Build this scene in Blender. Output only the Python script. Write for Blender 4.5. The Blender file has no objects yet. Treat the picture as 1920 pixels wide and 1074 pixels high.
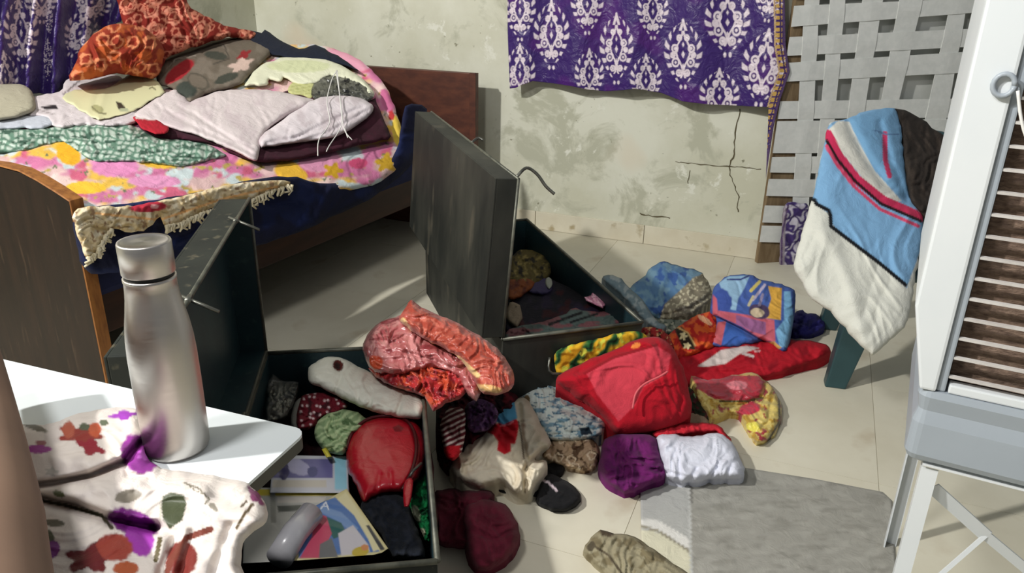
import bpy, bmesh, math, random
import numpy as np
from mathutils import Vector, Matrix
from mathutils.geometry import delaunay_2d_cdt

S = bpy.context.scene
COL = S.collection
random.seed(7)

# ---------------------------------------------------------------- camera, world, lights, exposure
F = 1450.0
PITCH = math.radians(22.0)
CAMZ = 1.3
CP, SP = math.cos(PITCH), math.sin(PITCH)
ROLL = math.radians(1.2)
CR, SR = math.cos(ROLL), math.sin(ROLL)
cam_d = bpy.data.cameras.new('camera')
cam_d.sensor_width = 36.0
cam_d.lens = F / 1920.0 * 36.0
cam_d.clip_start = 0.02
cam = bpy.data.objects.new('camera', cam_d)
COL.objects.link(cam)
cam.matrix_world = Matrix.Translation((0, 0, CAMZ)) @ Matrix.Rotation(math.pi / 2 - PITCH, 4, 'X') @ Matrix.Rotation(ROLL, 4, 'Z')
S.camera = cam

w = bpy.data.worlds.new('world')
S.world = w
w.use_nodes = True
w.node_tree.nodes['Background'].inputs[0].default_value = (0.93, 0.97, 1.0, 1)
w.node_tree.nodes['Background'].inputs[1].default_value = 0.20

ld = bpy.data.lights.new('room_bulb', 'POINT')
ld.energy = 760
ld.shadow_soft_size = 0.09
ld.color = (1.0, 0.985, 0.95)
lo = bpy.data.objects.new('room_bulb', ld)
COL.objects.link(lo)
lo.location = (-3.0, 0.1, 3.5)
ld2 = bpy.data.lights.new('overhead_fill', 'POINT')  # unseen fill light, added overhead to brighten the front trunk's contents
ld2.energy = 100
ld2.shadow_soft_size = 0.16
ld2.color = (1.0, 0.99, 0.97)
lo2 = bpy.data.objects.new('overhead_fill', ld2)
COL.objects.link(lo2)
lo2.location = (-0.9, 0.2, 2.7)

S.view_settings.view_transform = 'Standard'
S.view_settings.look = 'None'
S.view_settings.exposure = 0.1
S.view_settings.gamma = 1.0
S.view_settings.use_curve_mapping = False


# ---------------------------------------------------------------- geometry of the view: a pixel and a surface give a point
def ray(u, v):
    x = (np.asarray(u, float) - 960) / F
    y = -(np.asarray(v, float) - 537) / F
    x, y = x * CR - y * SR, x * SR + y * CR
    return np.stack([x, CP + y * SP, -SP + y * CP], -1)


ORG = np.array([0, 0, CAMZ])


def hz(z0, rise=0.0, vf=None, uf=960):
    """surface at height z0 at pixel row vf, rising with slope `rise` away from there"""
    def f(u, v):
        r = ray(u, v)
        if rise == 0:
            return (z0 - CAMZ) / r[..., 2]
        r0 = ray(uf, vf)
        y0 = r0[1] * (z0 - CAMZ) / r0[2]
        return (CAMZ - z0 + rise * y0) / (rise * r[..., 1] - r[..., 2])
    return f


def pln(P, n, off=0.0):
    P = np.array(P, float)
    n = np.array(n, float)
    n = n / np.linalg.norm(n)
    P = P + n * off

    def f(u, v):
        return np.dot(P - ORG, n) / (ray(u, v) @ n)
    return f


def anch(pts):
    """smooth surface through anchors (u, v, distance)"""
    A = np.array([[1, a[0] / 1000, a[1] / 1000, a[0] * a[1] / 1e6] for a in pts])
    if len(pts) == 3:
        A = A[:, :3]
    k = np.linalg.lstsq(A, np.array([1 / a[2] for a in pts]), rcond=None)[0]

    def f(u, v):
        u = np.asarray(u, float)
        v = np.asarray(v, float)
        q = k[0] + k[1] * u / 1000 + k[2] * v / 1000
        if len(k) == 4:
            q = q + k[3] * u * v / 1e6
        return 1 / q
    return f


def at(u, v, f):
    return ORG + ray(u, v) * float(f(u, v))


# ---------------------------------------------------------------- noise
def _h(ix, iy, seed):
    h = (ix * 374761393 + iy * 668265263 + seed * 974634777) & 0xFFFFFFFF
    h = ((h ^ (h >> 13)) * 1274126177) & 0xFFFFFFFF
    h = h ^ (h >> 16)
    return h


def perlin(x, y, seed=0):
    xi = np.floor(x).astype(np.int64)
    yi = np.floor(y).astype(np.int64)
    xf, yf = x - xi, y - yi
    u = xf * xf * xf * (xf * (xf * 6 - 15) + 10)
    v = yf * yf * yf * (yf * (yf * 6 - 15) + 10)

    def g(ix, iy, dx, dy):
        a = _h(ix, iy, seed).astype(float) / 0xFFFFFFFF * 2 * math.pi
        return np.cos(a) * dx + np.sin(a) * dy
    n00 = g(xi, yi, xf, yf)
    n10 = g(xi + 1, yi, xf - 1, yf)
    n01 = g(xi, yi + 1, xf, yf - 1)
    n11 = g(xi + 1, yi + 1, xf - 1, yf - 1)
    return ((n00 * (1 - u) + n10 * u) * (1 - v) + (n01 * (1 - u) + n11 * u) * v) * 1.5


def fbm(x, y, seed=0, o=3):
    s, a = 0, 1.0
    for i in range(o):
        s = s + a * perlin(x * 2 ** i, y * 2 ** i, seed + i)
        a *= 0.5
    return s


def cells(x, y, seed=0):
    """distance to the nearest of scattered points, and that point's random value"""
    xi = np.floor(x).astype(np.int64)
    yi = np.floor(y).astype(np.int64)
    best = np.full(x.shape, 9.0)
    val = np.zeros(x.shape)
    for dx in (-1, 0, 1):
        for dy in (-1, 0, 1):
            a = _h(xi + dx, yi + dy, seed)
            px = xi + dx + 0.15 + 0.7 * (a & 0xFFFF) / 65535.0
            py = yi + dy + 0.15 + 0.7 * ((a >> 16) & 0xFFFF) / 65535.0
            d = np.hypot(px - x, py - y)
            m = d < best
            best = np.where(m, d, best)
            val = np.where(m, ((a * 7919) & 0xFFFF) / 65535.0, val)
    return best, val


def lin(c):
    c = np.array(c[:3], float) / 255.0
    return np.where(c <= 0.04045, c / 12.92, ((c + 0.055) / 1.055) ** 2.4)


def sstep(a, b, x):
    t = np.clip((x - a) / (b - a), 0, 1)
    return t * t * (3 - 2 * t)


def segdist(px, py, pts, closed=False):
    pts = np.array(pts, float)
    n = len(pts)
    best = np.full(px.shape, 1e9)
    for i in range(n if closed else n - 1):
        a = pts[i]
        b = pts[(i + 1) % n]
        d = b - a
        L = max(d @ d, 1e-9)
        t = np.clip(((px - a[0]) * d[0] + (py - a[1]) * d[1]) / L, 0, 1)
        q = np.hypot(px - a[0] - t * d[0], py - a[1] - t * d[1])
        best = np.minimum(best, q)
    return best


def inpoly(px, py, pts):
    pts = np.array(pts, float)
    ins = np.zeros(px.shape, bool)
    j = len(pts) - 1
    for i in range(len(pts)):
        xi, yi = pts[i]
        xj, yj = pts[j]
        if yi != yj:
            c = ((yi > py) != (yj > py)) & (px < (xj - xi) * (py - yi) / (yj - yi) + xi)
            ins ^= c
        j = i
    return ins


def paint(ops, u, v):
    """flat print of a cloth: a list of operations in its own pattern coordinates"""
    C = np.zeros(u.shape + (3,))

    def mix(m, c):
        m = np.clip(m, 0, 1)[..., None]
        return C * (1 - m) + lin(c) * m
    for op in ops:
        k = op[0]
        if k == 'base':
            C[:] = lin(op[1])
        elif k == 'noise':      # colour, scale px, threshold, softness, seed
            sx, sy = op[2] if isinstance(op[2], tuple) else (op[2], op[2])
            n = fbm(u / sx, v / sy, op[5] if len(op) > 5 else 1, 3)
            C = mix(sstep(op[3] - op[4], op[3] + op[4], n), op[1])
        elif k == 'poly':
            q = segdist(u, v, op[2], True)
            s = np.where(inpoly(u, v, op[2]), q, -q)
            C = mix(sstep(-1.2, 1.2, s), op[1])
        elif k == 'ell':        # colour, cx, cy, rx, ry, angle, petals
            a = math.radians(op[6] if len(op) > 6 else 0)
            x = (u - op[2]) * math.cos(a) + (v - op[3]) * math.sin(a)
            y = -(u - op[2]) * math.sin(a) + (v - op[3]) * math.cos(a)
            r = np.hypot(x / op[4], y / op[5])
            if len(op) > 7:
                r = r / (0.8 + 0.22 * np.cos(op[7] * np.arctan2(y / op[5], x / op[4])))
            r = r + 0.10 * perlin(u / 9, v / 9, 3)
            C = mix(1 - sstep(0.9, 1.08, r), op[1])
        elif k == 'line':       # colour, pts, width
            C = mix(1 - sstep(op[3] * .5 - .7, op[3] * .5 + .9, segdist(u, v, op[2])), op[1])
        elif k == 'stripes':    # colour, angle, period, duty, warp
            a = math.radians(op[2])
            x = u * math.cos(a) + v * math.sin(a) + (op[5] * perlin(u / 18, v / 18, 5) if len(op) > 5 else 0)
            f = np.abs(((x / op[3]) % 1) - 0.5) * 2
            C = mix(1 - sstep(op[4] - .18, op[4] + .18, f), op[1])
        elif k == 'dots':       # colour, period, radius, seed
            d, _ = cells(u / op[2], v / op[2], op[4] if len(op) > 4 else 2)
            C = mix(1 - sstep(op[3] - .08, op[3] + .08, d), op[1])
        elif k == 'rings':      # colour, period, r0, width, seed
            d, val = cells(u / op[2], v / op[2], op[5] if len(op) > 5 else 2)
            a = np.sin(3 * (u + v) / op[2] * 4)
            C = mix(1 - sstep(op[4] * .6, op[4], np.abs(d - op[3] - .05 * a)), op[1])
        elif k == 'flowers':    # list of colours, period, radius, seed
            d, val = cells(u / op[2], v / op[2], op[4])
            d = d + .12 * perlin(u / op[2] * 5, v / op[2] * 5, 9)
            m = 1 - sstep(op[3] - .08, op[3] + .06, d)
            idx = np.minimum((val * len(op[1])).astype(int), len(op[1]) - 1)
            for i, c in enumerate(op[1]):
                C = mix(m * (idx == i), c)
        elif k == 'fn':
            C = op[1](u, v, C)
    return C


# ---------------------------------------------------------------- materials
def nmat(name):
    m = bpy.data.materials.new(name)
    m.use_nodes = True
    nt = m.node_tree
    return m, nt, nt.nodes, nt.links, nt.nodes['Principled BSDF']


def cloth_mat(name, rough=0.85, sheen=0.0, bump=0.25, scale=260.0, spec=0.25, metallic=0.0, alpha=1.0, coat=0.0, fold=0.0):
    m, nt, N, L, B = nmat(name)
    a = N.new('ShaderNodeAttribute')
    a.attribute_name = 'Col'
    L.new(a.outputs['Color'], B.inputs['Base Color'])
    B.inputs['Roughness'].default_value = rough
    B.inputs['Specular IOR Level'].default_value = spec
    B.inputs['Sheen Weight'].default_value = sheen
    B.inputs['Metallic'].default_value = metallic
    B.inputs['Coat Weight'].default_value = coat
    B.inputs['Coat Roughness'].default_value = 0.2
    B.inputs['Alpha'].default_value = alpha
    tc = N.new('ShaderNodeTexCoord')
    n = N.new('ShaderNodeTexNoise')
    n.inputs['Scale'].default_value = scale
    n.inputs['Detail'].default_value = 2
    L.new(tc.outputs['Object'], n.inputs['Vector'])
    b = N.new('ShaderNodeBump')
    b.inputs['Strength'].default_value = bump
    b.inputs['Distance'].default_value = 0.002
    L.new(n.outputs['Fac'], b.inputs['Height'])
    n2 = N.new('ShaderNodeTexNoise')
    n2.inputs['Scale'].default_value = 22.0
    n2.inputs['Detail'].default_value = 4
    n2.inputs['Distortion'].default_value = 1.2
    L.new(tc.outputs['Object'], n2.inputs['Vector'])
    b2 = N.new('ShaderNodeBump')
    b2.inputs['Strength'].default_value = 0.35 + fold
    b2.inputs['Distance'].default_value = 0.012
    L.new(n2.outputs['Fac'], b2.inputs['Height'])
    L.new(b2.outputs['Normal'], b.inputs['Normal'])
    L.new(b.outputs['Normal'], B.inputs['Normal'])
    return m


M_COT = cloth_mat('cotton')
M_KNIT = cloth_mat('jersey', 0.95, 0.03, 0.5, 420)
M_SATIN = cloth_mat('satin', 0.5, 0.0, 0.05, 200, 0.3)
M_SILK = cloth_mat('silk', 0.4, 0.1, 0.2, 300, 0.5, fold=.3)
M_LEATHER = cloth_mat('leatherette', 0.33, 0.0, 0.12, 500, 0.5, coat=0.3)
M_PRINT = cloth_mat('printed_paper', 0.35, 0.0, 0.03, 100, 0.45, fold=-.3)
M_PLASTIC = cloth_mat('thin_plastic', 0.22, 0.0, 0.1, 90, 0.6, coat=0.5, fold=.3)
M_CLEAR = cloth_mat('clear_plastic', 0.12, 0.0, 0.1, 60, 0.6, alpha=0.55)


def solid_mat(name, c, rough=0.5, metallic=0.0, spec=0.4, c2=None, scale=8.0, lo_=0.4, hi=0.65, bump=0.1, stretch=(1, 1, 1), coat=0.0, c3=None, scale3=40.0, bdist=.004):
    m, nt, N, L, B = nmat(name)
    B.inputs['Roughness'].default_value = rough
    B.inputs['Metallic'].default_value = metallic
    B.inputs['Specular IOR Level'].default_value = spec
    B.inputs['Coat Weight'].default_value = coat
    tc = N.new('ShaderNodeTexCoord')
    mp = N.new('ShaderNodeMapping')
    mp.inputs['Scale'].default_value = stretch
    L.new(tc.outputs['Object'], mp.inputs['Vector'])
    n = N.new('ShaderNodeTexNoise')
    n.inputs['Scale'].default_value = scale
    n.inputs['Detail'].default_value = 7
    n.inputs['Roughness'].default_value = 0.6
    L.new(mp.outputs['Vector'], n.inputs['Vector'])
    cr = N.new('ShaderNodeValToRGB')
    cr.color_ramp.elements[0].position = lo_
    cr.color_ramp.elements[1].position = hi
    cr.color_ramp.elements[0].color = (*lin(c), 1)
    cr.color_ramp.elements[1].color = (*lin(c2 or c), 1)
    L.new(n.outputs['Fac'], cr.inputs['Fac'])
    out = cr.outputs['Color']
    if c3:
        n3 = N.new('ShaderNodeTexNoise')
        n3.inputs['Scale'].default_value = scale3
        n3.inputs['Detail'].default_value = 5
        L.new(mp.outputs['Vector'], n3.inputs['Vector'])
        r3 = N.new('ShaderNodeValToRGB')
        r3.color_ramp.elements[0].position = 0.6
        r3.color_ramp.elements[1].position = 0.72
        L.new(n3.outputs['Fac'], r3.inputs['Fac'])
        mx = N.new('ShaderNodeMix')
        mx.data_type = 'RGBA'
        L.new(r3.outputs['Color'], mx.inputs['Factor'])
        L.new(out, mx.inputs['A'])
        mx.inputs['B'].default_value = (*lin(c3), 1)
        out = mx.outputs['Result']
    L.new(out, B.inputs['Base Color'])
    b = N.new('ShaderNodeBump')
    b.inputs['Strength'].default_value = bump
    b.inputs['Distance'].default_value = bdist
    L.new(n.outputs['Fac'], b.inputs['Height'])
    L.new(b.outputs['Normal'], B.inputs['Normal'])
    return m


# ---------------------------------------------------------------- object helpers
def tag(o, label=None, cat=None, group=None, kind=None):
    if label: o['label'] = label
    if cat: o['category'] = cat
    if group: o['group'] = group
    if kind: o['kind'] = kind
    return o


def link(name, me, parent=None):
    o = bpy.data.objects.new(name, me)
    COL.objects.link(o)
    if parent is not None:
        o.parent = parent
    return o


def empty(name, loc, rz=0.0, label=None, cat=None, group=None):
    o = bpy.data.objects.new(name, None)
    COL.objects.link(o)
    o.location = loc
    o.rotation_euler = (0, 0, rz)
    o.empty_display_size = 0.05
    tag(o, label, cat, group)
    return o


def adopt(child, parent):
    """parent a world-space mesh under an empty, keeping its place"""
    child.parent = parent
    M = Matrix.LocRotScale(parent.location, parent.rotation_euler, None)
    child.matrix_parent_inverse = M.inverted()
    return child


def bm_obj(name, bm, mat, parent=None, smooth=False, bevel=0.0, seg=2):
    me = bpy.data.meshes.new(name)
    if bevel > 0:
        bmesh.ops.bevel(bm, geom=list(bm.edges), offset=bevel, segments=seg, profile=0.6, affect='EDGES', clamp_overlap=True)
    bmesh.ops.recalc_face_normals(bm, faces=bm.faces)
    bm.to_mesh(me)
    bm.free()
    if mat:
        me.materials.append(mat)
    if smooth:
        for p in me.polygons:
            p.use_smooth = True
    return link(name, me, parent)


def add_box(bm, lo_c, hi_c):
    x0, y0, z0 = lo_c
    x1, y1, z1 = hi_c
    vs = [bm.verts.new(p) for p in ((x0, y0, z0), (x1, y0, z0), (x1, y1, z0), (x0, y1, z0), (x0, y0, z1), (x1, y0, z1), (x1, y1, z1), (x0, y1, z1))]
    for f in ((0, 3, 2, 1), (4, 5, 6, 7), (0, 1, 5, 4), (1, 2, 6, 5), (2, 3, 7, 6), (3, 0, 4, 7)):
        bm.faces.new([vs[i] for i in f])
    return vs


def box(name, lo_c, hi_c, mat, parent=None, bevel=0.0):
    bm = bmesh.new()
    add_box(bm, lo_c, hi_c)
    return bm_obj(name, bm, mat, parent, bevel=bevel)


def prism_bm(pts, thick, axis):
    """polygon of 3-D points pushed by the vector axis*thick"""
    bm = bmesh.new()
    ax = Vector(axis) * thick
    a = [bm.verts.new(p) for p in pts]
    b = [bm.verts.new(Vector(p) + ax) for p in pts]
    bm.faces.new(a)
    bm.faces.new(b[::-1])
    n = len(pts)
    for i in range(n):
        bm.faces.new([a[i], b[i], b[(i + 1) % n], a[(i + 1) % n]])
    return bm


def tube_bm(pts, r, seg=8, bm=None, cap=True):
    bm = bm or bmesh.new()
    pts = [Vector(p) for p in pts]
    n = len(pts)
    rs = r if isinstance(r, (list, tuple)) else [r] * n
    rings = []
    t0 = (pts[1] - pts[0]).normalized()
    up = Vector((0, 0, 1)) if abs(t0.z) < .9 else Vector((1, 0, 0))
    nrm = t0.cross(up).normalized()
    for i in range(n):
        t = (pts[min(i + 1, n - 1)] - pts[max(i - 1, 0)]).normalized()
        nrm = (nrm - t * nrm.dot(t)).normalized()
        bi = t.cross(nrm)
        rings.append([bm.verts.new(pts[i] + (nrm * math.cos(2 * math.pi * k / seg) + bi * math.sin(2 * math.pi * k / seg)) * rs[i]) for k in range(seg)])
    for i in range(n - 1):
        for k in range(seg):
            bm.faces.new([rings[i][k], rings[i][(k + 1) % seg], rings[i + 1][(k + 1) % seg], rings[i + 1][k]])
    if cap:
        bm.faces.new(rings[0][::-1])
        bm.faces.new(rings[-1])
    return bm


def smooth_pts(P, n, closed=False):
    P = [np.array(p, float) for p in P]
    out = []
    m = len(P)
    for i in range(m if closed else m - 1):
        p1, p2 = P[i], P[(i + 1) % m]
        p0 = P[i - 1] if (closed or i > 0) else p1
        p3 = P[(i + 2) % m] if (closed or i < m - 2) else p2
        for k in range(n):
            t = k / n
            out.append(0.5 * ((2 * p1) + (-p0 + p2) * t + (2 * p0 - 5 * p1 + 4 * p2 - p3) * t * t + (-p0 + 3 * p1 - 3 * p2 + p3) * t ** 3))
    if not closed:
        out.append(P[-1])
    return out


def tube(name, pts, r, mat, parent=None, seg=8, smooth=0):
    if smooth:
        pts = [tuple(p) for p in smooth_pts(pts, smooth)]
    return bm_obj(name, tube_bm(pts, r, seg), mat, parent, smooth=True)


def lathe_bm(prof, seg=48):
    bm = bmesh.new()
    rings = []
    for r, z in prof:
        if r < 1e-6:
            rings.append([bm.verts.new((0, 0, z))])
        else:
            rings.append([bm.verts.new((r * math.cos(2 * math.pi * k / seg), r * math.sin(2 * math.pi * k / seg), z)) for k in range(seg)])
    for a, b in zip(rings, rings[1:]):
        for k in range(seg):
            k2 = (k + 1) % seg
            if len(a) == 1 and len(b) == 1:
                continue
            if len(a) == 1:
                bm.faces.new([a[0], b[k2], b[k]])
            elif len(b) == 1:
                bm.faces.new([a[k], a[k2], b[0]])
            else:
                bm.faces.new([a[k], a[k2], b[k2], b[k]])
    return bm


# ---------------------------------------------------------------- cloth: a draped, wrinkled sheet or bundle over a supporting surface
def cloth(name, label, cat, outline, field, ops, mat=M_COT, bulge=0.03, edge=26.0, wr=(0.006, 34.0, 20.0, 2.0), lift=0.0, creases=(), floor=None, step=3.0,
          smooth=3, parent=None, solid=0.0, seed=None, group=None, flute=None, back=None, bumpfn=None):
    seed = seed if seed is not None else (sum(ord(c) for c in name + (label or '')) % 997)
    O = smooth_pts(outline, smooth, True) if smooth else [np.array(p, float) for p in outline]
    amp0 = wr[0]
    # resample the outline
    g = step * 4
    P = []
    for i in range(len(O)):
        a, b = O[i], O[(i + 1) % len(O)]
        L = np.linalg.norm(b - a)
        k = max(1, int(round(L / g)))
        for j in range(k):
            P.append(a + (b - a) * j / k)
    Q = [P[0]]
    for p in P[1:]:
        if np.linalg.norm(p - Q[-1]) > g * .35:
            Q.append(p)
    P = np.array(Q)
    if smooth and amp0:
        jx = perlin(P[:, 0] / 13, P[:, 1] / 13, seed + 60) * 2.6
        jy = perlin(P[:, 0] / 13 + 50, P[:, 1] / 13, seed + 61) * 2.6
        P = P + np.stack([jx, jy], 1)
    nb = len(P)
    x0, y0 = P.min(0)
    x1, y1 = P.max(0)
    gx, gy = np.meshgrid(np.arange(x0, x1, g), np.arange(y0, y1, g * .87))
    gx = gx + (np.arange(gx.shape[0]) % 2)[:, None] * g * .5
    gx, gy = gx.ravel(), gy.ravel()
    k = inpoly(gx, gy, P)
    gx, gy = gx[k], gy[k]
    k = segdist(gx, gy, P, True) > g * .45
    gx, gy = gx[k], gy[k]
    allp = [Vector((float(a), float(b))) for a, b in P] + [Vector((float(a), float(b))) for a, b in zip(gx, gy)]
    vo, eo, fo, *_ = delaunay_2d_cdt(allp, [], [list(range(nb))], 1, 1e-4)
    V = np.array([[p.x, p.y] for p in vo])
    T = np.array([f for f in fo if len(f) == 3], dtype=np.int64)
    for it in range(2):
        E = np.concatenate([T[:, [0, 1]], T[:, [1, 2]], T[:, [2, 0]]])
        Es = np.sort(E, 1)
        un, inv = np.unique(Es, axis=0, return_inverse=True)
        inv = inv.ravel()
        mid = (V[un[:, 0]] + V[un[:, 1]]) / 2
        base = len(V)
        V = np.concatenate([V, mid])
        n = len(T)
        m01, m12, m20 = inv[:n] + base, inv[n:2 * n] + base, inv[2 * n:] + base
        T = np.concatenate([np.stack([T[:, 0], m01, m20], 1), np.stack([m01, T[:, 1], m12], 1), np.stack([m20, m12, T[:, 2]], 1), np.stack([m01, m12, m20], 1)])
    u, v = V[:, 0], V[:, 1]
    d = segdist(u, v, P, True)
    amp, sc, ang, st = wr
    e = np.clip(d / (edge * .6), 0, 1)
    prof = .72 * np.sqrt(np.clip(1 - (1 - e) ** 2, 0, 1)) + .16 * np.clip(d / (edge * 2.2), 0, 1)
    B = lift + bulge * prof
    a = math.radians(ang)
    wx = perlin(u / (sc * 2.2), v / (sc * 2.2), seed + 40)
    wy = perlin(u / (sc * 1.9), v / (sc * 1.9), seed + 41)
    uu, vv = u + wx * sc * 1.3, v + wy * sc * 1.1
    X = (uu * math.cos(a) + vv * math.sin(a)) / (sc * st * 1.25)
    Y = (-uu * math.sin(a) + vv * math.cos(a)) / (sc * 1.15)
    n1 = perlin(X, Y, seed)
    n2 = perlin(X * 1.9 + 7, Y * 1.7 + 3, seed + 5)
    a2 = a + .9
    n4 = perlin((uu * math.cos(a2) + vv * math.sin(a2)) / (sc * st * 1.4), (-uu * math.sin(a2) + vv * math.cos(a2)) / (sc * .8), seed + 11)
    n3 = perlin(u / (sc * .3), v / (sc * .3), seed + 9)
    fold = 1.5 * np.clip(1 - np.abs(n1) * 3.2, 0, 1) ** 1.3 + 1.2 * (np.abs(n4) * 2 - .5) + .7 * np.clip(1 - np.abs(n2) * 3.2, 0, 1) + .16 * n3
    B = B + 0.72 * amp * fold * sstep(0, 1, np.clip(d / (edge * .35), 0, 1))
    B = np.maximum(B, lift * .4)
    for c in creases:
        q = segdist(u, v, c[0])
        B = B - c[2] * np.exp(-(q / c[1]) ** 2)
    if flute:                       # hanging folds: period px, depth, slant
        ph = (u - v * flute[2]) / flute[0]
        ph = ph + .35 * perlin(u / (flute[0] * 3), v / (flute[0] * 6), seed)
        B = B + flute[1] * np.sin(2 * math.pi * ph)
    if bumpfn:
        B = B + bumpfn(u, v)
    r = ray(u, v)
    t = field(u, v)
    W = ORG + r * (t - B / np.linalg.norm(r, axis=1))[:, None]
    if floor is not None:
        W[:, 2] = np.maximum(W[:, 2], floor + .001)
    C = paint(ops, u, v)
    # closing skirt down to what the cloth lies on
    cnt = {}
    E = np.concatenate([T[:, [0, 1]], T[:, [1, 2]], T[:, [2, 0]]])
    key = np.sort(E, 1)
    un, idx, c_ = np.unique(key, axis=0, return_index=True, return_counts=True)
    be = E[idx[c_ == 1]]
    if back is not None or floor is not None:
        bv = np.unique(be)
        mp = {int(o_): len(W) + i for i, o_ in enumerate(bv)}
        if floor is not None:
            Wb = W[bv].copy()
            Wb[:, 2] = floor
        else:
            Wb = W[bv] + r[bv] / np.linalg.norm(r[bv], axis=1)[:, None] * back
        W = np.concatenate([W, Wb])
        C = np.concatenate([C, C[bv]])
        sk = []
        for a_, b_ in be:
            sk.append((b_, a_, mp[int(a_)]))
            sk.append((b_, mp[int(a_)], mp[int(b_)]))
        T = np.concatenate([T, np.array(sk)])
    me = bpy.data.meshes.new(name)
    me.from_pydata(W.tolist(), [], T.tolist())
    me.polygons.foreach_set('use_smooth', np.ones(len(me.polygons), bool))
    ca = me.color_attributes.new('Col', 'FLOAT_COLOR', 'POINT')
    ca.data.foreach_set('color', np.concatenate([C, np.ones((len(C), 1))], 1).astype(np.float32).ravel())
    me.materials.append(mat)
    me.update()
    o = link(name, me)
    if parent is not None:
        adopt(o, parent)
    if solid:
        md = o.modifiers.new('thickness', 'SOLIDIFY')
        md.thickness = solid
        md.offset = 0
    tag(o, label, cat, group)
    return o


# ================================================================ THE ROOM
WA = at(1000, 427, hz(0))
RC = at(1425, 486, hz(0))                    # where the back wall turns behind the cot
WD = (RC - WA) / np.linalg.norm(RC - WA)     # along the back wall
WN = np.array([WD[1], -WD[0], 0.0])          # out of the back wall
CRN = at(478, 20, pln(WA, WN))
CRN[2] = 0                                   # corner of back and left walls
PHI = math.radians(13)
RD = np.array([math.cos(PHI), math.sin(PHI), 0])
RN = np.array([math.sin(PHI), -math.cos(PHI), 0])
LD = WN.copy()                               # along the left wall, towards the camera
LN = WD.copy()                               # out of the left wall

m, nt, N, L, B = nmat('old_distemper_wall')
B.inputs['Roughness'].default_value = 0.9
tc = N.new('ShaderNodeTexCoord')


def ntex(scale, detail=6, rough=.6, dist=0.0, stretch=None):
    n = N.new('ShaderNodeTexNoise')
    n.inputs['Scale'].default_value = scale
    n.inputs['Detail'].default_value = detail
    n.inputs['Roughness'].default_value = rough
    n.inputs['Distortion'].default_value = dist
    if stretch:
        mp = N.new('ShaderNodeMapping')
        mp.inputs['Scale'].default_value = stretch
        L.new(tc.outputs['Object'], mp.inputs['Vector'])
        L.new(mp.outputs['Vector'], n.inputs['Vector'])
    else:
        L.new(tc.outputs['Object'], n.inputs['Vector'])
    return n


def ramp(src, a, b, ca=(0, 0, 0), cb=(255, 255, 255)):
    r = N.new('ShaderNodeValToRGB')
    r.color_ramp.elements[0].position = a
    r.color_ramp.elements[1].position = b
    r.color_ramp.elements[0].color = (*lin(ca), 1)
    r.color_ramp.elements[1].color = (*lin(cb), 1)
    L.new(src, r.inputs['Fac'])
    return r.outputs['Color']


def mixc(fac, a, b):
    x = N.new('ShaderNodeMix')
    x.data_type = 'RGBA'
    L.new(fac, x.inputs['Factor'])
    for s, k in ((a, 'A'), (b, 'B')):
        if isinstance(s, tuple):
            x.inputs[k].default_value = (*lin(s), 1)
        else:
            L.new(s, x.inputs[k])
    return x.outputs['Result']


base = ramp(ntex(2.2, 5).outputs['Fac'], .35, .65, (198, 197, 176), (216, 216, 200))
c = mixc(ramp(ntex(3.1, 7, .62, .6).outputs['Fac'], .53, .60), base, (182, 182, 162))
c = mixc(ramp(ntex(5.0, 8, .7, .3).outputs['Fac'], .60, .64), c, (222, 222, 208))
c = mixc(ramp(ntex(26, 3, .5).outputs['Fac'], .70, .76), c, (142, 140, 118))
c = mixc(ramp(ntex(1.3, 3, .5).outputs['Fac'], .62, .75), c, (214, 196, 170))
L.new(c, B.inputs['Base Color'])
bp = N.new('ShaderNodeBump')
bp.inputs['Strength'].default_value = .35
bp.inputs['Distance'].default_value = .006
L.new(ntex(9, 8, .65).outputs['Fac'], bp.inputs['Height'])
L.new(bp.outputs['Normal'], B.inputs['Normal'])
M_WALL = m

M_WALL2 = solid_mat('pale_plaster', (206, 208, 202), .9, c2=(220, 221, 216), scale=5)
M_GROUT = solid_mat('grout', (190, 183, 162), .9)
M_TILE = solid_mat('vitrified_tile', (206, 200, 180), .38, spec=.35, c2=(216, 211, 192), scale=2.5, bump=.02, c3=(196, 186, 164), scale3=5)
M_SKIRT = solid_mat('skirting_tile', (204, 196, 174), .45, c2=(214, 208, 188), scale=5, bump=.05, c3=(168, 154, 122), scale3=14)


def wall(name, A, Bp, thick_dir, h, mat):
    A = np.array(A); Bp = np.array(Bp)
    pts = [tuple(A), tuple(Bp), tuple(Bp + np.array([0, 0, h])), tuple(A + np.array([0, 0, h]))]
    o = bm_obj(name, prism_bm(pts, .12, tuple(-thick_dir)), mat)
    o['kind'] = 'structure'
    return o


wb = wall('wall_back', CRN, RC, WN, 2.9, M_WALL)
wl = wall('wall_left', CRN + LD * 5.5, CRN, LN, 2.9, M_WALL)
wr_ = wall('wall_right', RC + RN * .015, RC + RD * 3.2 + RN * .015, RN, 2.9, M_WALL2)

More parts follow.
